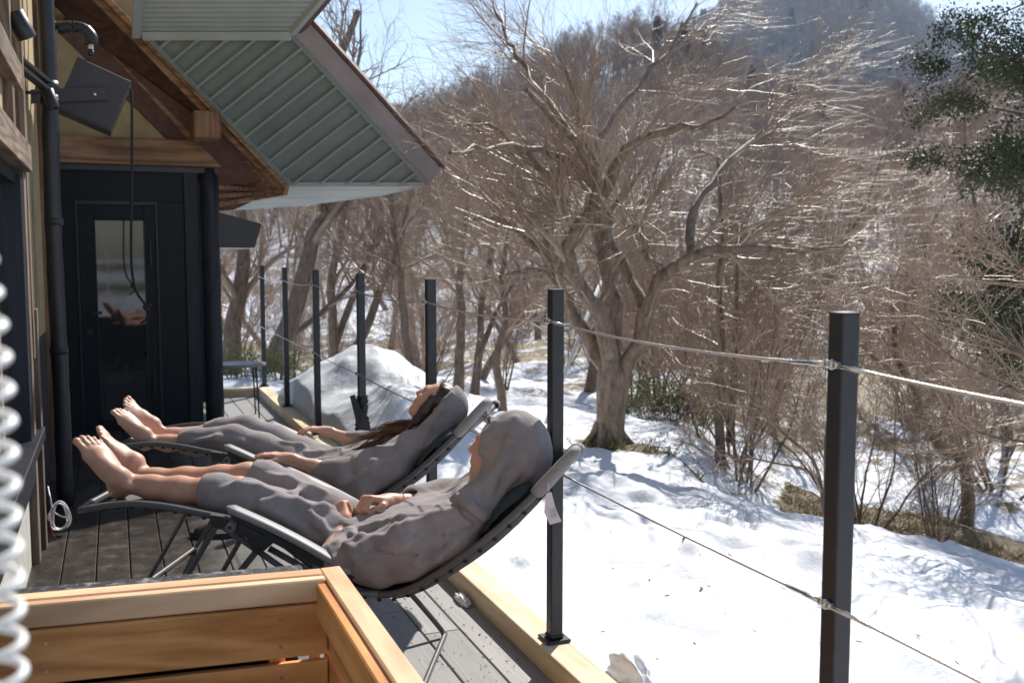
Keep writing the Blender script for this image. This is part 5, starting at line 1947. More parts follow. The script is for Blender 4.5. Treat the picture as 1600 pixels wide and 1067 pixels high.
def sprout(P, R, n, rng, t0=.25, t1=1.0, length=(.5, 1.0), ang=(35, 65), up=.25, S=6, wig=.18, ratio=.55, tip=.25, bend=.0, rmin=.0015, out=None, outw=0.):
    Np, Sp, _ = P.shape
    idx = np.repeat(np.arange(Np), n)
    M = len(idx)
    t = rng.uniform(t0, t1, M) ** .9
    x = t * (Sp - 1)
    i = np.minimum(x.astype(int), Sp - 2)
    f = (x - i)[:, None]
    p0 = P[idx, i] * (1 - f) + P[idx, i + 1] * f
    T = P[idx, i + 1] - P[idx, i]
    T /= np.linalg.norm(T, axis=1, keepdims=True) + 1e-9
    r0 = R[idx, i] * (1 - f[:, 0]) + R[idx, i + 1] * f[:, 0]
    q = rng.normal(size=(M, 3))
    q -= T * (q * T).sum(1, keepdims=True)
    q /= np.linalg.norm(q, axis=1, keepdims=True) + 1e-9
    a = np.radians(rng.uniform(ang[0], ang[1], M))[:, None]
    D = T * np.cos(a) + q * np.sin(a)
    D[:, 2] += up
    if out is not None:
        o = p0 - np.asarray(out)
        o[:, 2] *= .25
        D += outw * o / (np.linalg.norm(o, axis=1, keepdims=True) + 1e-6)
    D /= np.linalg.norm(D, axis=1, keepdims=True)
    L = rng.uniform(length[0], length[1], M) * (1.12 - .45 * t)
    st = (L / (S - 1))[:, None]
    Q = np.zeros((M, S, 3))
    Q[:, 0] = p0
    for s in range(1, S):
        D = D + rng.normal(size=(M, 3)) * wig
        D[:, 2] += bend
        D /= np.linalg.norm(D, axis=1, keepdims=True)
        Q[:, s] = Q[:, s - 1] + D * st
    rr = np.maximum(r0 * ratio, rmin)[:, None] * np.linspace(1, tip, S)[None]
    return Q, np.maximum(rr, rmin * .7)


def pack(levels, sides):
    v, f = merge_np([tubes_arrays(P, R, s) for (P, R), s in zip(levels, sides)])
    return v, f


def tree_obj(name, trunk_parts, crown_levels, crown_sides, mt, mc, base, **kw):
    e = empty(name, base, **kw)
    v, f = merge_np([tubes_arrays(P[None], R[None], s) for P, R, s in trunk_parts])
    link('trunk', mesh_np(v, f), mt, e, smooth=True)
    v, f = pack(crown_levels, crown_sides)
    link('crown', mesh_np(v, f), mc, e, smooth=True)
    return e


def limb(px, Y0, Y1, r0, r1, S=14, Yp=1.0):
    n = len(px)
    P = [on_y(x, y, Y0 + (Y1 - Y0) * (i / (n - 1)) ** Yp) for i, (x, y) in enumerate(px)]
    Q = resample(catmull(P, 6), S)
    return Q, np.linspace(r0, r1, S)


# the big old tree standing in the snow
def big_tree():
    rng = np.random.default_rng(21)
    YB = 8.66
    base = on_y(949, 716, YB)
    base[2] = gz(base[0], base[1])
    tr = [(946, 738), (950, 700), (954, 655), (957, 610), (961, 570), (966, 530)]
    P = resample(catmull([on_y(x, y, YB) for x, y in tr], 8), 22)
    t = np.linspace(0, 1, 22)
    R = .80 * (.172 + .085 * np.exp(-t * 9) + .016 * np.sin(t * 6 + 1) + .05 * sstep(.3, .72, t)) * (1 - .93 * sstep(.72, 1.0, t))
    limbs = [([(953, 622), (944, 575), (922, 533), (896, 492), (872, 442), (850, 402), (822, 372), (786, 350), (740, 340)], YB, YB + .7, .105, .022),
             ([(956, 620), (953, 565), (940, 505), (906, 442), (888, 398), (900, 358), (922, 330), (936, 296), (914, 250), (898, 218), (862, 186), (820, 140)], YB, YB - .7, .105, .020),
             ([(960, 620), (965, 560), (960, 482), (950, 422), (945, 362), (940, 302), (926, 242), (908, 205), (900, 150), (880, 90)], YB, YB + .4, .095, .018),
             ([(941, 306), (962, 256), (1000, 216), (1058, 200), (1096, 200), (1150, 170)], YB + .3, YB - .9, .068, .016),
             ([(964, 622), (978, 568), (1004, 522), (1012, 470), (1036, 430), (1084, 400), (1110, 386), (1160, 386), (1250, 392), (1320, 385)], YB, YB - 1.0, .100, .014),
             ([(1082, 402), (1084, 342), (1110, 292), (1150, 242), (1204, 205), (1260, 160)], YB - .5, YB + .5, .052, .014),
             ([(1006, 476), (984, 432), (960, 384), (950, 340), (985, 290), (1010, 250)], YB - .1, YB + .9, .060, .018),
             ([(862, 424), (854, 362), (866, 312), (842, 262), (800, 222), (750, 190)], YB + .45, YB - .4, .052, .014),
             ([(1036, 430), (1012, 400), (1000, 362), (975, 345)], YB - .4, YB - .6, .040, .020),
             ([(938, 300), (900, 262), (840, 232), (780, 226), (700, 240)], YB + .3, YB - 1.2, .045, .013),
             ([(926, 242), (960, 180), (1010, 120), (1060, 60), (1090, 0)], YB + .4, YB + 1.3, .040, .012),
             ([(898, 218), (850, 150), (800, 80), (770, 10)], YB - .6, YB + .6, .036, .012),
             ([(872, 442), (840, 424), (800, 430), (760, 440)], YB + .3, YB - .5, .036, .010)]
    parts = [(P, R, 18)]
    Ls, Rs = [], []
    for px, a, b, r0, r1 in limbs:
        Q, q = limb(px, a, b, r0 * .95, r1, 16)
        Q[1:] += rng.normal(size=(15, 3)) * .018
        q = q * (1 + .10 * np.sin(np.arange(16) * 1.7 + a * 9))
        parts.append((Q, q, 12))
        Ls.append(Q)
        Rs.append(q)
    for k in range(7):                        # root flare
        a = k / 7 * 2 * pi + .3
        p0 = np.array([base[0], base[1], base[2] + .20])
        Q = np.stack([p0 + np.array([cos(a), sin(a), 0]) * (.10 + .24 * s) + np.array([0, 0, -.26 * s ** .6]) for s in np.linspace(0, 1, 7)])
        parts.append((Q, np.linspace(.045, .015, 7), 8))
    L0, R0 = np.array(Ls), np.array(Rs)
    cen = L0.reshape(-1, 3).mean(0) - np.array([0, 0, .8])
    def keep(L, zmax, dmin):
        P, R = L
        tip = P[:, -1]
        side = (tip - cen) @ np.array([cos(YAW), -sin(YAW), 0])
        ok = (tip[:, 2] < zmax) & (side > dmin)
        # crown shaped for light: twigs shading deck and near snow thinned out
        hd = np.array(SUN_DIR)
        for q in (P[:, -1], P[:, P.shape[1] // 2]):
            g = q - hd * ((q[:, 2:3] - .6) / hd[2])
            ok &= ~((g[:, 0] < 1.75) & (g[:, 1] > 2.0) & (g[:, 1] < 5.6) & (rng.uniform(size=len(q)) < .42))
            ok &= ~((g[:, 0] < 4.6) & (g[:, 1] < 6.6) & (rng.uniform(size=len(q)) < .30))
        return P[ok], R[ok]
    L1 = keep(sprout(L0, R0, 13, rng, .30, 1.0, (.8, 1.7), (28, 60), .24, 9, .13, .46, .22, .025, .0036, cen, .38), 4.8, -1.75)
    L2 = keep(sprout(*L1, 9, rng, .18, 1.0, (.5, 1.0), (25, 55), .10, 7, .13, .55, .25, .015, .0022, cen, .40), 4.9, -1.95)
    L3 = keep(sprout(*L2, 7, rng, .12, 1.0, (.28, .66), (22, 52), .05, 5, .13, .65, .4, .01, .0013, cen, .45), 5.0, -2.1)
    W1 = keep(sprout(L0, R0, 8, rng, .12, 1.0, (.35, .9), (50, 85), .5, 6, .16, .22, .3, .06, .003), 4.3, -2.1)       # water shoots
    tree_obj('old_bare_tree', parts, [L1, L2, L3, W1], [6, 4, 3, 3], M_bark, M_twig, tuple(base), label='large old bare tree with a thick lichen trunk standing in the snow', cat='tree')


big_tree()


# generic bare trees for the thicket
def gen_tree(seed, h=8., r0=.13, lean=.05, fork=.35, spread=40, n=(9, 8, 8), lens=(.34, .15, .07), stems=1, tw=.0045, sides=(7, 4, 3, 3)):
    rng = np.random.default_rng(seed)
    Ls, Rs = [], []
    for s in range(stems):
        D = np.array([rng.normal() * lean, rng.normal() * lean, 1.0])
        if stems > 1:
            a = s / stems * 2 * pi + rng.uniform(-.4, .4)
            D[:2] += np.array([cos(a), sin(a)]) * rng.uniform(.12, .45)
        D /= np.linalg.norm(D)
        P = [np.array([rng.normal() * .03 * (stems > 1), rng.normal() * .03 * (stems > 1), -.35])]
        hh = h * rng.uniform(.75, 1.0)
        for k in range(13):
            D = D + rng.normal(size=3) * .075
            D[2] = max(D[2], .55)
            D /= np.linalg.norm(D)
            P.append(P[-1] + D * hh / 13)
        Ls.append(np.array(P))
        Rs.append(np.linspace(1, .12, 14) * r0 * (1 + .5 * np.exp(-np.arange(14) * 1.2)))
    L0, R0 = np.array(Ls), np.array(Rs)
    L1 = sprout(L0, R0, n[0], rng, fork, 1.0, (lens[0] * h * .6, lens[0] * h), (spread - 12, spread + 18), .30, 8, .12, .55, .2, .04, tw * 1.6)
    L2 = sprout(*L1, n[1], rng, .2, 1.0, (lens[1] * h * .5, lens[1] * h), (25, 60), .18, 6, .14, .6, .3, .02, tw * 1.1)
    L3 = sprout(*L2, n[2], rng, .1, 1.0, (lens[2] * h * .5, lens[2] * h * 1.2), (22, 55), .08, 4, .14, .7, .4, .0, tw)
    tv, tf = tubes_arrays(L0, R0, sides[0])
    cv, cf = pack([L1, L2, L3], sides[1:])
    return mesh_np(tv, tf), mesh_np(cv, cf)


def shade(me):
    me.polygons.foreach_set('use_smooth', np.ones(len(me.polygons), bool))


TMPL = {'tall': [gen_tree(100 + i, 9.5, .13, .07, .36, 38, (14, 8, 7)) for i in range(3)],
        'spread': [gen_tree(200 + i, 6.5, .12, .14, .34, 52, (12, 8, 8), (.42, .19, .09)) for i in range(3)],
        'shrub': [gen_tree(300 + i, 2.6, .020, .10, .12, 34, (8, 6, 5), (.45, .22, .12), 7, .0028, (5, 3, 3, 3)) for i in range(3)]}
for k in TMPL:
    for tm, cm in TMPL[k]:
        tm.materials.append(M_bark2)
        cm.materials.append(M_twig2)
        shade(tm)
        shade(cm)
NTREE = [0]


def place_tree(kind, x, y, s=1., rz=None, var=None, tilt=(0, 0), label=None, name='bare_tree', group=None, cat='tree', z=None):
    i = NTREE[0]
    NTREE[0] += 1
    tm, cm = TMPL[kind][(i if var is None else var) % len(TMPL[kind])]
    e = empty(name, (x, y, (gz(x, y) if z is None else z)), label, cat, group)
    for nm, me in (('trunk', tm), ('crown', cm)):
        o = bpy.data.objects.new(nm, me)
        COL.objects.link(o)
        o.parent = e
    e.rotation_euler = (tilt[0], tilt[1], random.uniform(0, 2 * pi) if rz is None else rz)
    e.scale = (s, s, s)
    return e


def px_tree(px, Y, r0, label, n1=9, crown=True, seed=0, name='bare_tree', r1=None, group='bare trees picked out between the fence and the thicket', lens=(1.0, 2.2), extra=(), sub=(8, 7)):
    rng = np.random.default_rng(seed + 900)
    P = [on_y(x, y, Y + .05 * i) for i, (x, y) in enumerate(px)]
    g = gz(P[0][0], P[0][1])
    P = [np.array([P[0][0], P[0][1], min(g, P[0][2]) - .15])] + P
    Q = resample(catmull(P, 6), 18)
    Q[2:] += rng.normal(size=(16, 3)) * r0 * .12
    R = np.linspace(r0, r1 or r0 * .3, 18) * (1 + .4 * np.exp(-np.arange(18) * 1.1))
    parts = [(Q, R, 10)]
    Ls, Rs = [Q], [R]
    for ex, ra, rb, dy in extra:
        q, r = limb(ex, Y + .1, Y + dy, ra, rb, 18)
        parts.append((q, r, 8))
        Ls.append(q)
        Rs.append(r)
    L0, R0 = np.array(Ls), np.array(Rs)
    L1 = sprout(L0, R0, n1, rng, .3, 1., lens, (30, 65), .28, 8, .13, .5, .2, .03, .005)
    L2 = sprout(*L1, sub[0], rng, .15, 1., (lens[0] * .4, lens[1] * .42), (25, 58), .12, 6, .14, .6, .3, .01, .0036)
    L3 = sprout(*L2, sub[1], rng, .1, 1., (lens[0] * .18, lens[1] * .22), (22, 55), .05, 4, .14, .7, .4, .0, .0026)
    return tree_obj(name, parts, [L1, L2, L3], [5, 3, 3], M_bark2, M_twig2, tuple(P[0]), label=label, cat='tree', group=group)


px_tree([(418, 600), (440, 535), (468, 455), (488, 385), (505, 325), (512, 250), (520, 150), (560, 20)], 14.5, .155, 'thick dark trunk leaning over the snow pile behind the fence', 10, seed=1, lens=(1.4, 3.2), extra=[([(432, 560), (455, 525), (500, 490), (560, 430), (600, 340)], .06, .02, 1.0)])
px_tree([(362, 600), (362, 540), (372, 470), (380, 400), (376, 320), (385, 200)], 15.5, .16, 'stout pale trunk rising beside the porch roof', 8, seed=2, lens=(1.2, 2.6))
px_tree([(522, 566), (520, 500), (516, 440), (530, 380), (545, 300), (575, 180)], 17.0, .10, 'slender trunk behind the snow pile, forked low', 9, seed=3, extra=[([(522, 545), (545, 480), (575, 410), (605, 350), (660, 290)], .07, .02, .8)], lens=(1.2, 2.8))
px_tree([(546, 590), (560, 545), (580, 490), (600, 440), (622, 390), (640, 300)], 14.5, .085, 'thin trunk leaning right beyond the fence cables', 9, seed=4, lens=(1.1, 2.4))
px_tree([(645, 612), (640, 560), (632, 500), (626, 440), (618, 380), (605, 250)], 13.5, .075, 'straight thin trunk behind the long haired person', 9, seed=5, lens=(1.1, 2.4))
px_tree([(716, 612), (718, 560), (722, 500), (718, 430), (726, 350), (738, 220)], 13.8, .080, 'grey trunk rising behind the head of the far lounger', 9, seed=6, lens=(1.1, 2.6))
px_tree([(742, 604), (750, 545), (752, 480), (766, 400), (790, 300)], 14.8, .075, 'brown trunk with a forked stem beyond the far lounger', 8, seed=7, lens=(1.0, 2.2), extra=[([(748, 560), (762, 520), (785, 470), (820, 420)], .05, .015, .6)])
px_tree([(786, 655), (780, 600), (776, 560), (790, 500), (784, 430), (800, 330)], 10.8, .060, 'smooth slim trunk between the two hooded heads and the old tree', 8, seed=8, lens=(.8, 1.9))
px_tree([(1126, 688), (1124, 620), (1128, 540), (1122, 460), (1128, 370), (1120, 240)], 9.6, .062, 'upright slim trunk casting a shadow on the snow right of the old tree', 8, seed=9, lens=(.8, 2.0), extra=[([(1140, 690), (1146, 600), (1150, 500), (1152, 400)], .05, .02, .7)])
px_tree([(1512, 745), (1495, 715), (1462, 690), (1440, 650), (1425, 600), (1400, 560), (1395, 480)], 8.9, .085, 'crooked bent trunk growing out of the mossy bank', 8, seed=10, lens=(.8, 1.8))
px_tree([(1288, 818), (1284, 770), (1272, 720), (1240, 690), (1195, 650), (1160, 600)], 6.15, .022, 'forked sapling at the edge of the snow bank beside the nearest post', 9, seed=11, r1=.006, lens=(.35, .8), sub=(6, 5),
        extra=[([(1290, 800), (1290, 740), (1292, 670), (1312, 590), (1330, 520)], .018, .005, .4), ([(1284, 760), (1262, 735), (1205, 722), (1150, 712), (1100, 716)], .012, .003, .3)])
px_tree([(1750, 930), (1745, 820), (1735, 720), (1725, 640), (1720, 560)], 4.7, .045, 'pale twiggy bush leaning in from beside the mossy bank', 9, seed=12, r1=.015, lens=(.6, 1.2), sub=(6, 5),
        extra=[([(1735, 700), (1660, 600), (1580, 540), (1510, 490), (1440, 450)], .025, .004, .2), ([(1738, 720), (1650, 640), (1570, 600), (1490, 560), (1420, 500)], .022, .004, .8), ([(1740, 760), (1640, 700), (1560, 684), (1490, 662)], .02, .003, .3), ([(1730, 640), (1680, 520), (1620, 440), (1560, 390)], .022, .004, .5)])

random.seed(5)
placed = []


def free(x, y, d):
    return all((x - a) ** 2 + (y - b) ** 2 > d * d for a, b in placed)


def at_az(azd, r):
    a = radians(azd) + YAW
    return r * sin(a), r * cos(a)


cnt = 0
tries = 0
while cnt < 92 and tries < 6000:
    tries += 1
    r = 17 + 62 * random.random() ** 1.35
    azd = random.uniform(-19, 31)
    x, y = at_az(azd, r)
    if not free(x, y, 1.5 + r * .035): continue
    placed.append((x, y))
    kind = 'tall' if random.random() < .5 else 'spread'
    if r < 24 and -14 < azd < 6: kind = 'spread'
    el = float(np.interp(radians(azd), RIDGE_AZ, RIDGE_EL)) + radians(1.6)
    hmax = r * math.tan(el) + CAM_Z - gz(x, y)
    sc_ = min(random.uniform(.62, 1.0), hmax / (9.6 if kind == 'tall' else 7.0) * random.uniform(.75, 1.05))
    place_tree(kind, x, y, sc_, label='tall slender leafless tree in the thicket beyond the snow field' if kind == 'tall' else 'low spreading leafless tree in the thicket beyond the snow field', group='tall leafless trees of the thicket' if kind == 'tall' else 'spreading leafless trees of the thicket')
    cnt += 1
cnt = 0
tries = 0
while cnt < 84 and tries < 6000:
    tries += 1
    r = 11.5 + 32 * random.random() ** 1.3
    azd = random.uniform(-17, 29)
    if r < 14 and azd < 9: continue
    if azd < 5 and random.random() < .55: continue
    if 15 < azd < 28 and r < 13.2 and random.random() < .6: continue
    x, y = at_az(azd, r)
    if not free(x, y, .7): continue
    placed.append((x, y))
    place_tree('shrub', x, y, random.uniform(.6, 1.35), label='leafless grey brown shrub growing in the snow below the thicket', group='leafless shrubs of the thicket', name='bare_shrub', cat='shrub')
    cnt += 1


# ------------------------------------------------------------------ evergreen on the right
def evergreen():
    rng = np.random.default_rng(77)
    x, y = at_az(29.4, 11.0)
    z0 = gz(x, y)
    Hh = 9.0
    e = empty('evergreen_tree', (x, y, z0), 'dark green evergreen tree with a reddish trunk at the edge of the valley', 'tree')
    t = np.linspace(0, 1, 20)
    P = np.stack([x + .05 * np.sin(t * 5), y + .04 * np.cos(t * 4), z0 - .3 + Hh * t], 1)
    m = bark_mat('reddish_bark', (.12, .065, .045), (.24, .14, .10))
    link('trunk', mesh_np(*tubes_arrays(P[None], np.linspace(.085, .02, 20)[None], 12)), m, e, smooth=True)
    L0, R0 = P[None], np.linspace(.085, .02, 20)[None]
    B = sprout(L0, R0, 120, rng, .26, .99, (.7, 1.9), (70, 100), .10, 8, .10, .34, .2, -.015, .006)
    B2 = sprout(*B, 9, rng, .25, 1.0, (.22, .55), (30, 65), .05, 5, .14, .5, .3, -.03, .003)
    v, f = pack([B, B2], [5, 3])
    link('branches', mesh_np(v, f), m, e, smooth=True)
    # foliage sprays
    tips = B2[0].reshape(-1, 3)
    rep = 36
    c = np.repeat(tips, rep, 0) + rng.normal(size=(len(tips) * rep, 3)) * .06
    d = rng.normal(size=c.shape)
    d[:, 2] += .2
    d /= np.linalg.norm(d, axis=1, keepdims=True)
    s = np.cross(d, rng.normal(size=c.shape))
    s /= np.linalg.norm(s, axis=1, keepdims=True)
    L = rng.uniform(.022, .055, (len(c), 1))
    w = L * .22
    V = np.stack([c, c + d * L * .5 + s * w, c + d * L, c + d * L * .5 - s * w], 1).reshape(-1, 3)
    F = np.arange(len(V)).reshape(-1, 4)
    mg = simple('evergreen_needles', (.040, .062, .024), (.12, .135, .055), rough=.55, scale=2.2, spec=.4)
    link('foliage', mesh_np(V, F), mg, e, kind='stuff')


evergreen()


# ------------------------------------------------------------------ low evergreen plants
M_leafs = simple('green_leaves', (.07, .105, .02), (.26, .28, .075), rough=.7, scale=9., spec=.12)


def leafy(name, x, y, h, w, n, label, group, seed, leaf=.05):
    rng = np.random.default_rng(seed)
    z0 = gz(x, y)
    e = empty(name, (x, y, z0), label, 'plant', group)
    st = 14
    a = rng.uniform(0, 2 * pi, st)
    rr = w * np.sqrt(rng.uniform(0, 1, st))
    t = np.linspace(0, 1, 6)
    P = np.stack([np.stack([x + rr[k] * np.cos(a[k]) * (.3 + .7 * t), y + rr[k] * np.sin(a[k]) * (.3 + .7 * t), z0 - .05 + (h * rng.uniform(.5, 1.0) + .05) * t], 1) for k in range(st)])
    v, f = tubes_arrays(P, np.tile(np.linspace(.006, .002, 6), (st, 1)), 4)
    link('stems', mesh_np(v, f), M_bark2, e, smooth=True)
    k = rng.integers(0, st, n)
    u = rng.uniform(.25, 1, n)
    c = np.stack([np.stack([np.interp(u[i], t, P[k[i], :, j]) for j in range(3)]) for i in range(n)]) + rng.normal(size=(n, 3)) * leaf * .9
    c[:, 2] = np.maximum(c[:, 2], z0 + .01)
    d = rng.normal(size=c.shape)
    d[:, 2] = np.abs(d[:, 2]) * .5 + .1
    d /= np.linalg.norm(d, axis=1, keepdims=True)
    s = np.cross(d, np.array([0, 0, 1.]) + rng.normal(size=c.shape) * .4)
    s /= np.linalg.norm(s, axis=1, keepdims=True)
    L = rng.uniform(.6, 1.3, (n, 1)) * leaf
    V = np.stack([c, c + d * L * .45 + s * L * .22, c + d * L, c + d * L * .45 - s * L * .22], 1).reshape(-1, 3)
    link('foliage', mesh_np(V, np.arange(len(V)).reshape(-1, 4)), M_leafs, e, kind='stuff')


random.seed(9)
for i in range(7):
    azd = 7.0 + 4.6 * i / 6 + random.uniform(-.3, .3)
    x, y = at_az(azd, 13.4 + random.uniform(-.6, 1.2))
    leafy('evergreen_shrub', x, y, random.uniform(.45, .8), .38, 480, 'leafy green bush in the bare earth behind the old tree', 'green bushes behind the old tree', 500 + i, .055)
for i in range(9):
    t = i / 8
    x, y = 4.10 + 1.55 * t + random.uniform(-.12, .12), 8.62 - 1.05 * t + random.uniform(-.15, .15)
    leafy('ground_plant', x, y, .10, .16, 70, 'small low green plant in the bare earth at the foot of the old tree', 'low plants around the old tree', 600 + i, .035)
for i in range(4):
    x, y = at_az(-15.5 + 1.1 * i, 13.0 + random.uniform(-.4, .6))
    leafy('evergreen_shrub', x, y, .5, .35, 420, 'leafy green bush behind the side table at the end of the deck', 'green bushes beyond the deck end', 700 + i, .05)
for i in range(10):
    azd = 17 + random.uniform(0, 9)
    x, y = at_az(azd, random.uniform(9.5, 13.4))
    leafy('bank_plant', x, y, random.uniform(.08, .22), .22, 110, 'low green plant on the tan grassy bank of the stream', 'low plants on the stream bank', 800 + i, .035)

# dry tan grass on the bank
rg = np.random.default_rng(64)
nb = 9000
az = np.radians(rg.uniform(15.5, 29, nb)) + YAW
r = rg.uniform(8.9, 13.6, nb)
gx, gy = r * np.sin(az), r * np.cos(az)
den = fbm(gx * 1.1, gy * 1.1, 3, 91) > -.08
gx, gy = gx[den], gy[den]
gzv = ground(gx, gy)
nb = len(gx)
d = rg.normal(size=(nb, 3)) * .7
d[:, 2] = np.abs(d[:, 2]) * .5 + .25
d /= np.linalg.norm(d, axis=1, keepdims=True)
sd = np.cross(d, rg.normal(size=(nb, 3)))
sd /= np.linalg.norm(sd, axis=1, keepdims=True)
Lg = rg.uniform(.05, .15, (nb, 1))
c = np.stack([gx, gy, gzv - .005], 1)
Vg = np.stack([c - sd * .006, c + sd * .006, c + d * Lg + sd * .002, c + d * Lg - sd * .002], 1).reshape(-1, 3)
M_drygrass = simple('dry_grass', (.22, .17, .075), (.46, .38, .22), rough=.7, scale=5., spec=.2)
link('dry_grass', mesh_np(Vg, np.arange(len(Vg)).reshape(-1, 4)), M_drygrass, None, kind='stuff', label='dry tan grass covering the stream bank', cat='grass')

# leaning white pole behind the old tree
pa, pb = on_y(884, 580, 10.4), on_y(945, 424, 10.9)
gp = pa.copy()
gp[2] = gz(pa[0], pa[1]) - .1
pole = empty('white_pole', tuple(pa), 'leaning white pole behind the trunk of the old tree', 'pole')
dirp = (pb - pa) / np.linalg.norm(pb - pa)
lowp = pa - dirp * ((pa[2] - gp[2]) / dirp[2])
link('shaft', tube_mesh([tuple(lowp), tuple(pa), tuple(pb)], .021, 12), M_whitepaint, pole, smooth=True)
link('pole_cap', tube_mesh([tuple(pb), tuple(pb + dirp * .02)], .024, 12), M_whitepaint, pole, smooth=True)

# cut stump half buried in the snow
sx, sy = [float(q) for q in on_z(1254, 772, -.50)[:2]]
sz = gz(sx, sy)
stump = empty('tree_stump', (sx, sy, sz), 'small reddish cut stump sunk in the snow beside the sapling', 'stump')
t = np.linspace(0, 1, 8)
link('bark', tube_mesh(np.stack([np.full(8, sx), np.full(8, sy), sz - .1 + .24 * t], 1), .105 + .03 * (1 - t) ** 2, 16, caps=False), M_bark2, stump, smooth=True)
M_cutwood = simple('cut_wood_face', (.42, .20, .12), (.55, .30, .18), rough=.7, scale=18)
link('cut_face', tube_mesh([(sx, sy, sz + .125), (sx, sy, sz + .142)], .103, 16), M_cutwood, stump)

# chunk of snow broken off beside the second post
def lump(name, c, rad, label, seed):
    bm = bmesh.new()
    bmesh.ops.create_icosphere(bm, subdivisions=4, radius=1.0)
    for v in bm.verts:
        p = np.array(v.co)
        n = noise3(p[None] * 2.2 + seed, seed)[0] - .5
        n2 = noise3(p[None] * 6 + seed, seed + 1)[0] - .5
        k = 1 + .55 * n + .22 * n2
        v.co = Vector((c[0] + p[0] * rad[0] * k, c[1] + p[1] * rad[1] * k, c[2] + p[2] * rad[2] * k))
    e = empty(name, c, label, 'snow')
    link('lump', bm_mesh(bm), M_snowclean, e, smooth=True)


cz = gz(1.66, 3.03)
lump('snow_chunk', (1.665, 3.03, cz + .01), (.05, .13, .075), 'broken snow chunk against the kerb beside a post plate', 3)
lump('snow_chunk', (1.385, 4.05, .012), (.024, .085, .02), 'small strip of snow on the deck against the kerb', 8)


# ------------------------------------------------------------------ far wood on the hillside and the mountain
def gn_scatter(name, pts, scales, rots, sources, parent_kind):
    me = bpy.data.meshes.new(name)
    me.vertices.add(len(pts))
    me.vertices.foreach_set('co', np.asarray(pts, np.float32).ravel())
    a = me.attributes.new('sc', 'FLOAT', 'POINT')
    a.data.foreach_set('value', np.asarray(scales, np.float32))
    a = me.attributes.new('rz', 'FLOAT', 'POINT')
    a.data.foreach_set('value', np.asarray(rots, np.float32))
    o = bpy.data.objects.new(name, me)
    COL.objects.link(o)
    ng = bpy.data.node_groups.new(name, 'GeometryNodeTree')
    ng.interface.new_socket('Geometry', in_out='INPUT', socket_type='NodeSocketGeometry')
    ng.interface.new_socket('Geometry', in_out='OUTPUT', socket_type='NodeSocketGeometry')
    nd = ng.nodes
    gi, go = nd.new('NodeGroupInput'), nd.new('NodeGroupOutput')
    ip = nd.new('GeometryNodeInstanceOnPoints')
    jn = nd.new('GeometryNodeJoinGeometry')
    for s in sources:
        oi = nd.new('GeometryNodeObjectInfo')
        oi.inputs['Object'].default_value = s
        oi.inputs['As Instance'].default_value = True
        oi.transform_space = 'ORIGINAL'
        ng.links.new(oi.outputs['Geometry'], jn.inputs[0])
    ip.inputs['Pick Instance'].default_value = True
    ng.links.new(gi.outputs[0], ip.inputs['Points'])
    ng.links.new(jn.outputs[0], ip.inputs['Instance'])
    na = nd.new('GeometryNodeInputNamedAttribute')
    na.data_type = 'FLOAT'
    na.inputs['Name'].default_value = 'sc'
    ng.links.new(na.outputs['Attribute'], ip.inputs['Scale'])
    nb = nd.new('GeometryNodeInputNamedAttribute')
    nb.data_type = 'FLOAT'
    nb.inputs['Name'].default_value = 'rz'
    cx = nd.new('ShaderNodeCombineXYZ')
    ng.links.new(nb.outputs['Attribute'], cx.inputs[2])
    ng.links.new(cx.outputs[0], ip.inputs['Rotation'])
    ng.links.new(ip.outputs[0], go.inputs[0])
    md = o.modifiers.new('scatter', 'NODES')
    md.node_group = ng
    return tag(o, kind='stuff')


def far_tree_mesh(seed, h, n=(10, 6, 5), tw=.012):
    tm, cm = gen_tree(seed, h, .11, .06, .18, 40, n, (.36, .17, .085), 1, tw, (5, 3, 3, 3))
    bm = bmesh.new()
    bm.from_mesh(tm)
    bm.from_mesh(cm)
    me = bpy.data.meshes.new('far_tree')
    bm.to_mesh(me)
    bm.free()
    shade(me)
    return me


def conifer_mesh(seed, h=9.):
    rng = np.random.default_rng(seed)
    n = 420
    t = rng.uniform(.08, 1, n)
    a = rng.uniform(0, 2 * pi, n)
    r = (1 - t) ** .8 * h * .24 * rng.uniform(.5, 1.1, n)
    c = np.stack([r * np.cos(a), r * np.sin(a), t * h], 1)
    d = np.stack([np.cos(a), np.sin(a), rng.uniform(-.7, .1, n)], 1) * rng.uniform(.5, 1.1, (n, 1))
    s = np.stack([-np.sin(a), np.cos(a), rng.uniform(-.3, .3, n)], 1) * rng.uniform(.25, .5, (n, 1))
    V = np.stack([c - d * .5, c + s, c + d * .6, c - s], 1).reshape(-1, 3)
    v2, f2 = tubes_arrays(np.array([[[0, 0, -.5], [0, 0, h * .5], [0, 0, h]]]), np.array([[.16, .09, .02]]), 5)
    v, f = merge_np([(V, np.arange(len(V)).reshape(-1, 4)), (v2, f2)])
    return mesh_np(v, f)


M_confar = simple('far_conifer_needles', (.018, .030, .016), (.040, .050, .026), rough=.7, scale=.5, obj_var=.2)
src = []
for i, (azd, r) in enumerate(((-4, 78), (4, 84), (12, 82), (19, 80))):
    x, y = at_az(azd, r)
    o = link('far_tree', far_tree_mesh(400 + i, 7.5), M_twigfar, None, loc=(x, y, gz(x, y) - .1), label='bare tree at the foot of the wooded hill', cat='tree', group='bare trees at the foot of the hill')
    src.append(o)
csrc = []
for i, (azd, r) in enumerate(((15.5, 118), (9.5, 128))):
    x, y = at_az(azd, r)
    o = link('far_conifer', conifer_mesh(450 + i), M_confar, None, loc=(x, y, gz(x, y) - .2), label='dark conifer among bare trees on the wooded hill', cat='tree', group='dark conifers on the hill')
    csrc.append(o)
rng = np.random.default_rng(88)
n = 2300
r = np.sqrt(rng.uniform(62 ** 2, 162 ** 2, n))
az = np.radians(rng.uniform(-24, 34, n)) + YAW
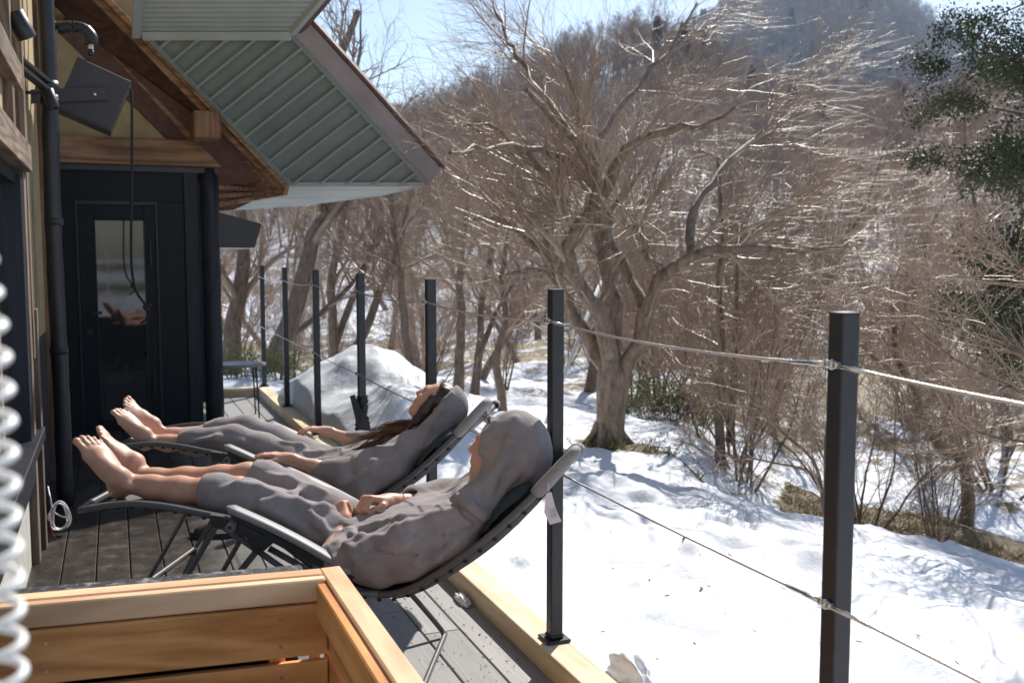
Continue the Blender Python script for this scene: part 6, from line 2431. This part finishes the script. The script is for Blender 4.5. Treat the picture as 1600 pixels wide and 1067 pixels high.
X, Y = r * np.sin(az), r * np.cos(az)
Z = ground(X, Y) - .3
gn_scatter('far_wood', np.stack([X, Y, Z], 1), rng.uniform(.65, 1.15, n), rng.uniform(0, 6.28, n), src, 'stuff')
n = 60
r = np.sqrt(rng.uniform(90 ** 2, 165 ** 2, n))
az = np.radians(rng.uniform(-20, 34, n)) + YAW
X, Y = r * np.sin(az), r * np.cos(az)
gn_scatter('far_conifer_wood', np.stack([X, Y, ground(X, Y) - .3], 1), rng.uniform(.5, .95, n), rng.uniform(0, 6.28, n), csrc, 'stuff')
Xm, Ym, Zm = MOUNT
n = 9000
i = rng.integers(8, Xm.shape[0] - 1, n)
j = rng.integers(0, Xm.shape[1] - 1, n)
fu, fv = rng.uniform(0, 1, (2, n))
bil = lambda A: A[i, j] * (1 - fu) * (1 - fv) + A[i + 1, j] * fu * (1 - fv) + A[i, j + 1] * (1 - fu) * fv + A[i + 1, j + 1] * fu * fv
pm = np.stack([bil(Xm), bil(Ym), bil(Zm) - 1], 1)
con = fbm(pm[:, 0] * .012, pm[:, 1] * .012, 3, 71) + rng.normal(size=n) * .12 > .12
gn_scatter('mountain_wood', pm[~con], rng.uniform(1.2, 2.0, (~con).sum()), rng.uniform(0, 6.28, (~con).sum()), src, 'stuff')
gn_scatter('mountain_conifer_wood', pm[con], rng.uniform(1.1, 1.9, con.sum()), rng.uniform(0, 6.28, con.sum()), csrc, 'stuff')


# ------------------------------------------------------------------ air
hm = bpy.data.materials.new('haze')
hm.use_nodes = True
hn = hm.node_tree
hn.nodes.clear()
ho = hn.nodes.new('ShaderNodeOutputMaterial')
pv = hn.nodes.new('ShaderNodeVolumePrincipled')
pv.inputs['Color'].default_value = (.52, .72, 1.0, 1)
pv.inputs['Density'].default_value = .00048
pv.inputs['Anisotropy'].default_value = .1
hn.links.new(pv.outputs[0], ho.inputs['Volume'])
co = np.array([v.co for o in bpy.data.objects if o.name in ('snow_ground', 'mountain') for v in o.data.vertices])
lo_, hi_ = co.min(0) - 12, co.max(0) + 12
hi_[2] = co[:, 2].max() + 22
lo_[2] = co[:, 2].min() - 1.5
link('haze', box_mesh(tuple((lo_ + hi_) / 2), tuple(hi_ - lo_)), hm, None, kind='stuff')
SC.cycles.volume_bounces = 0
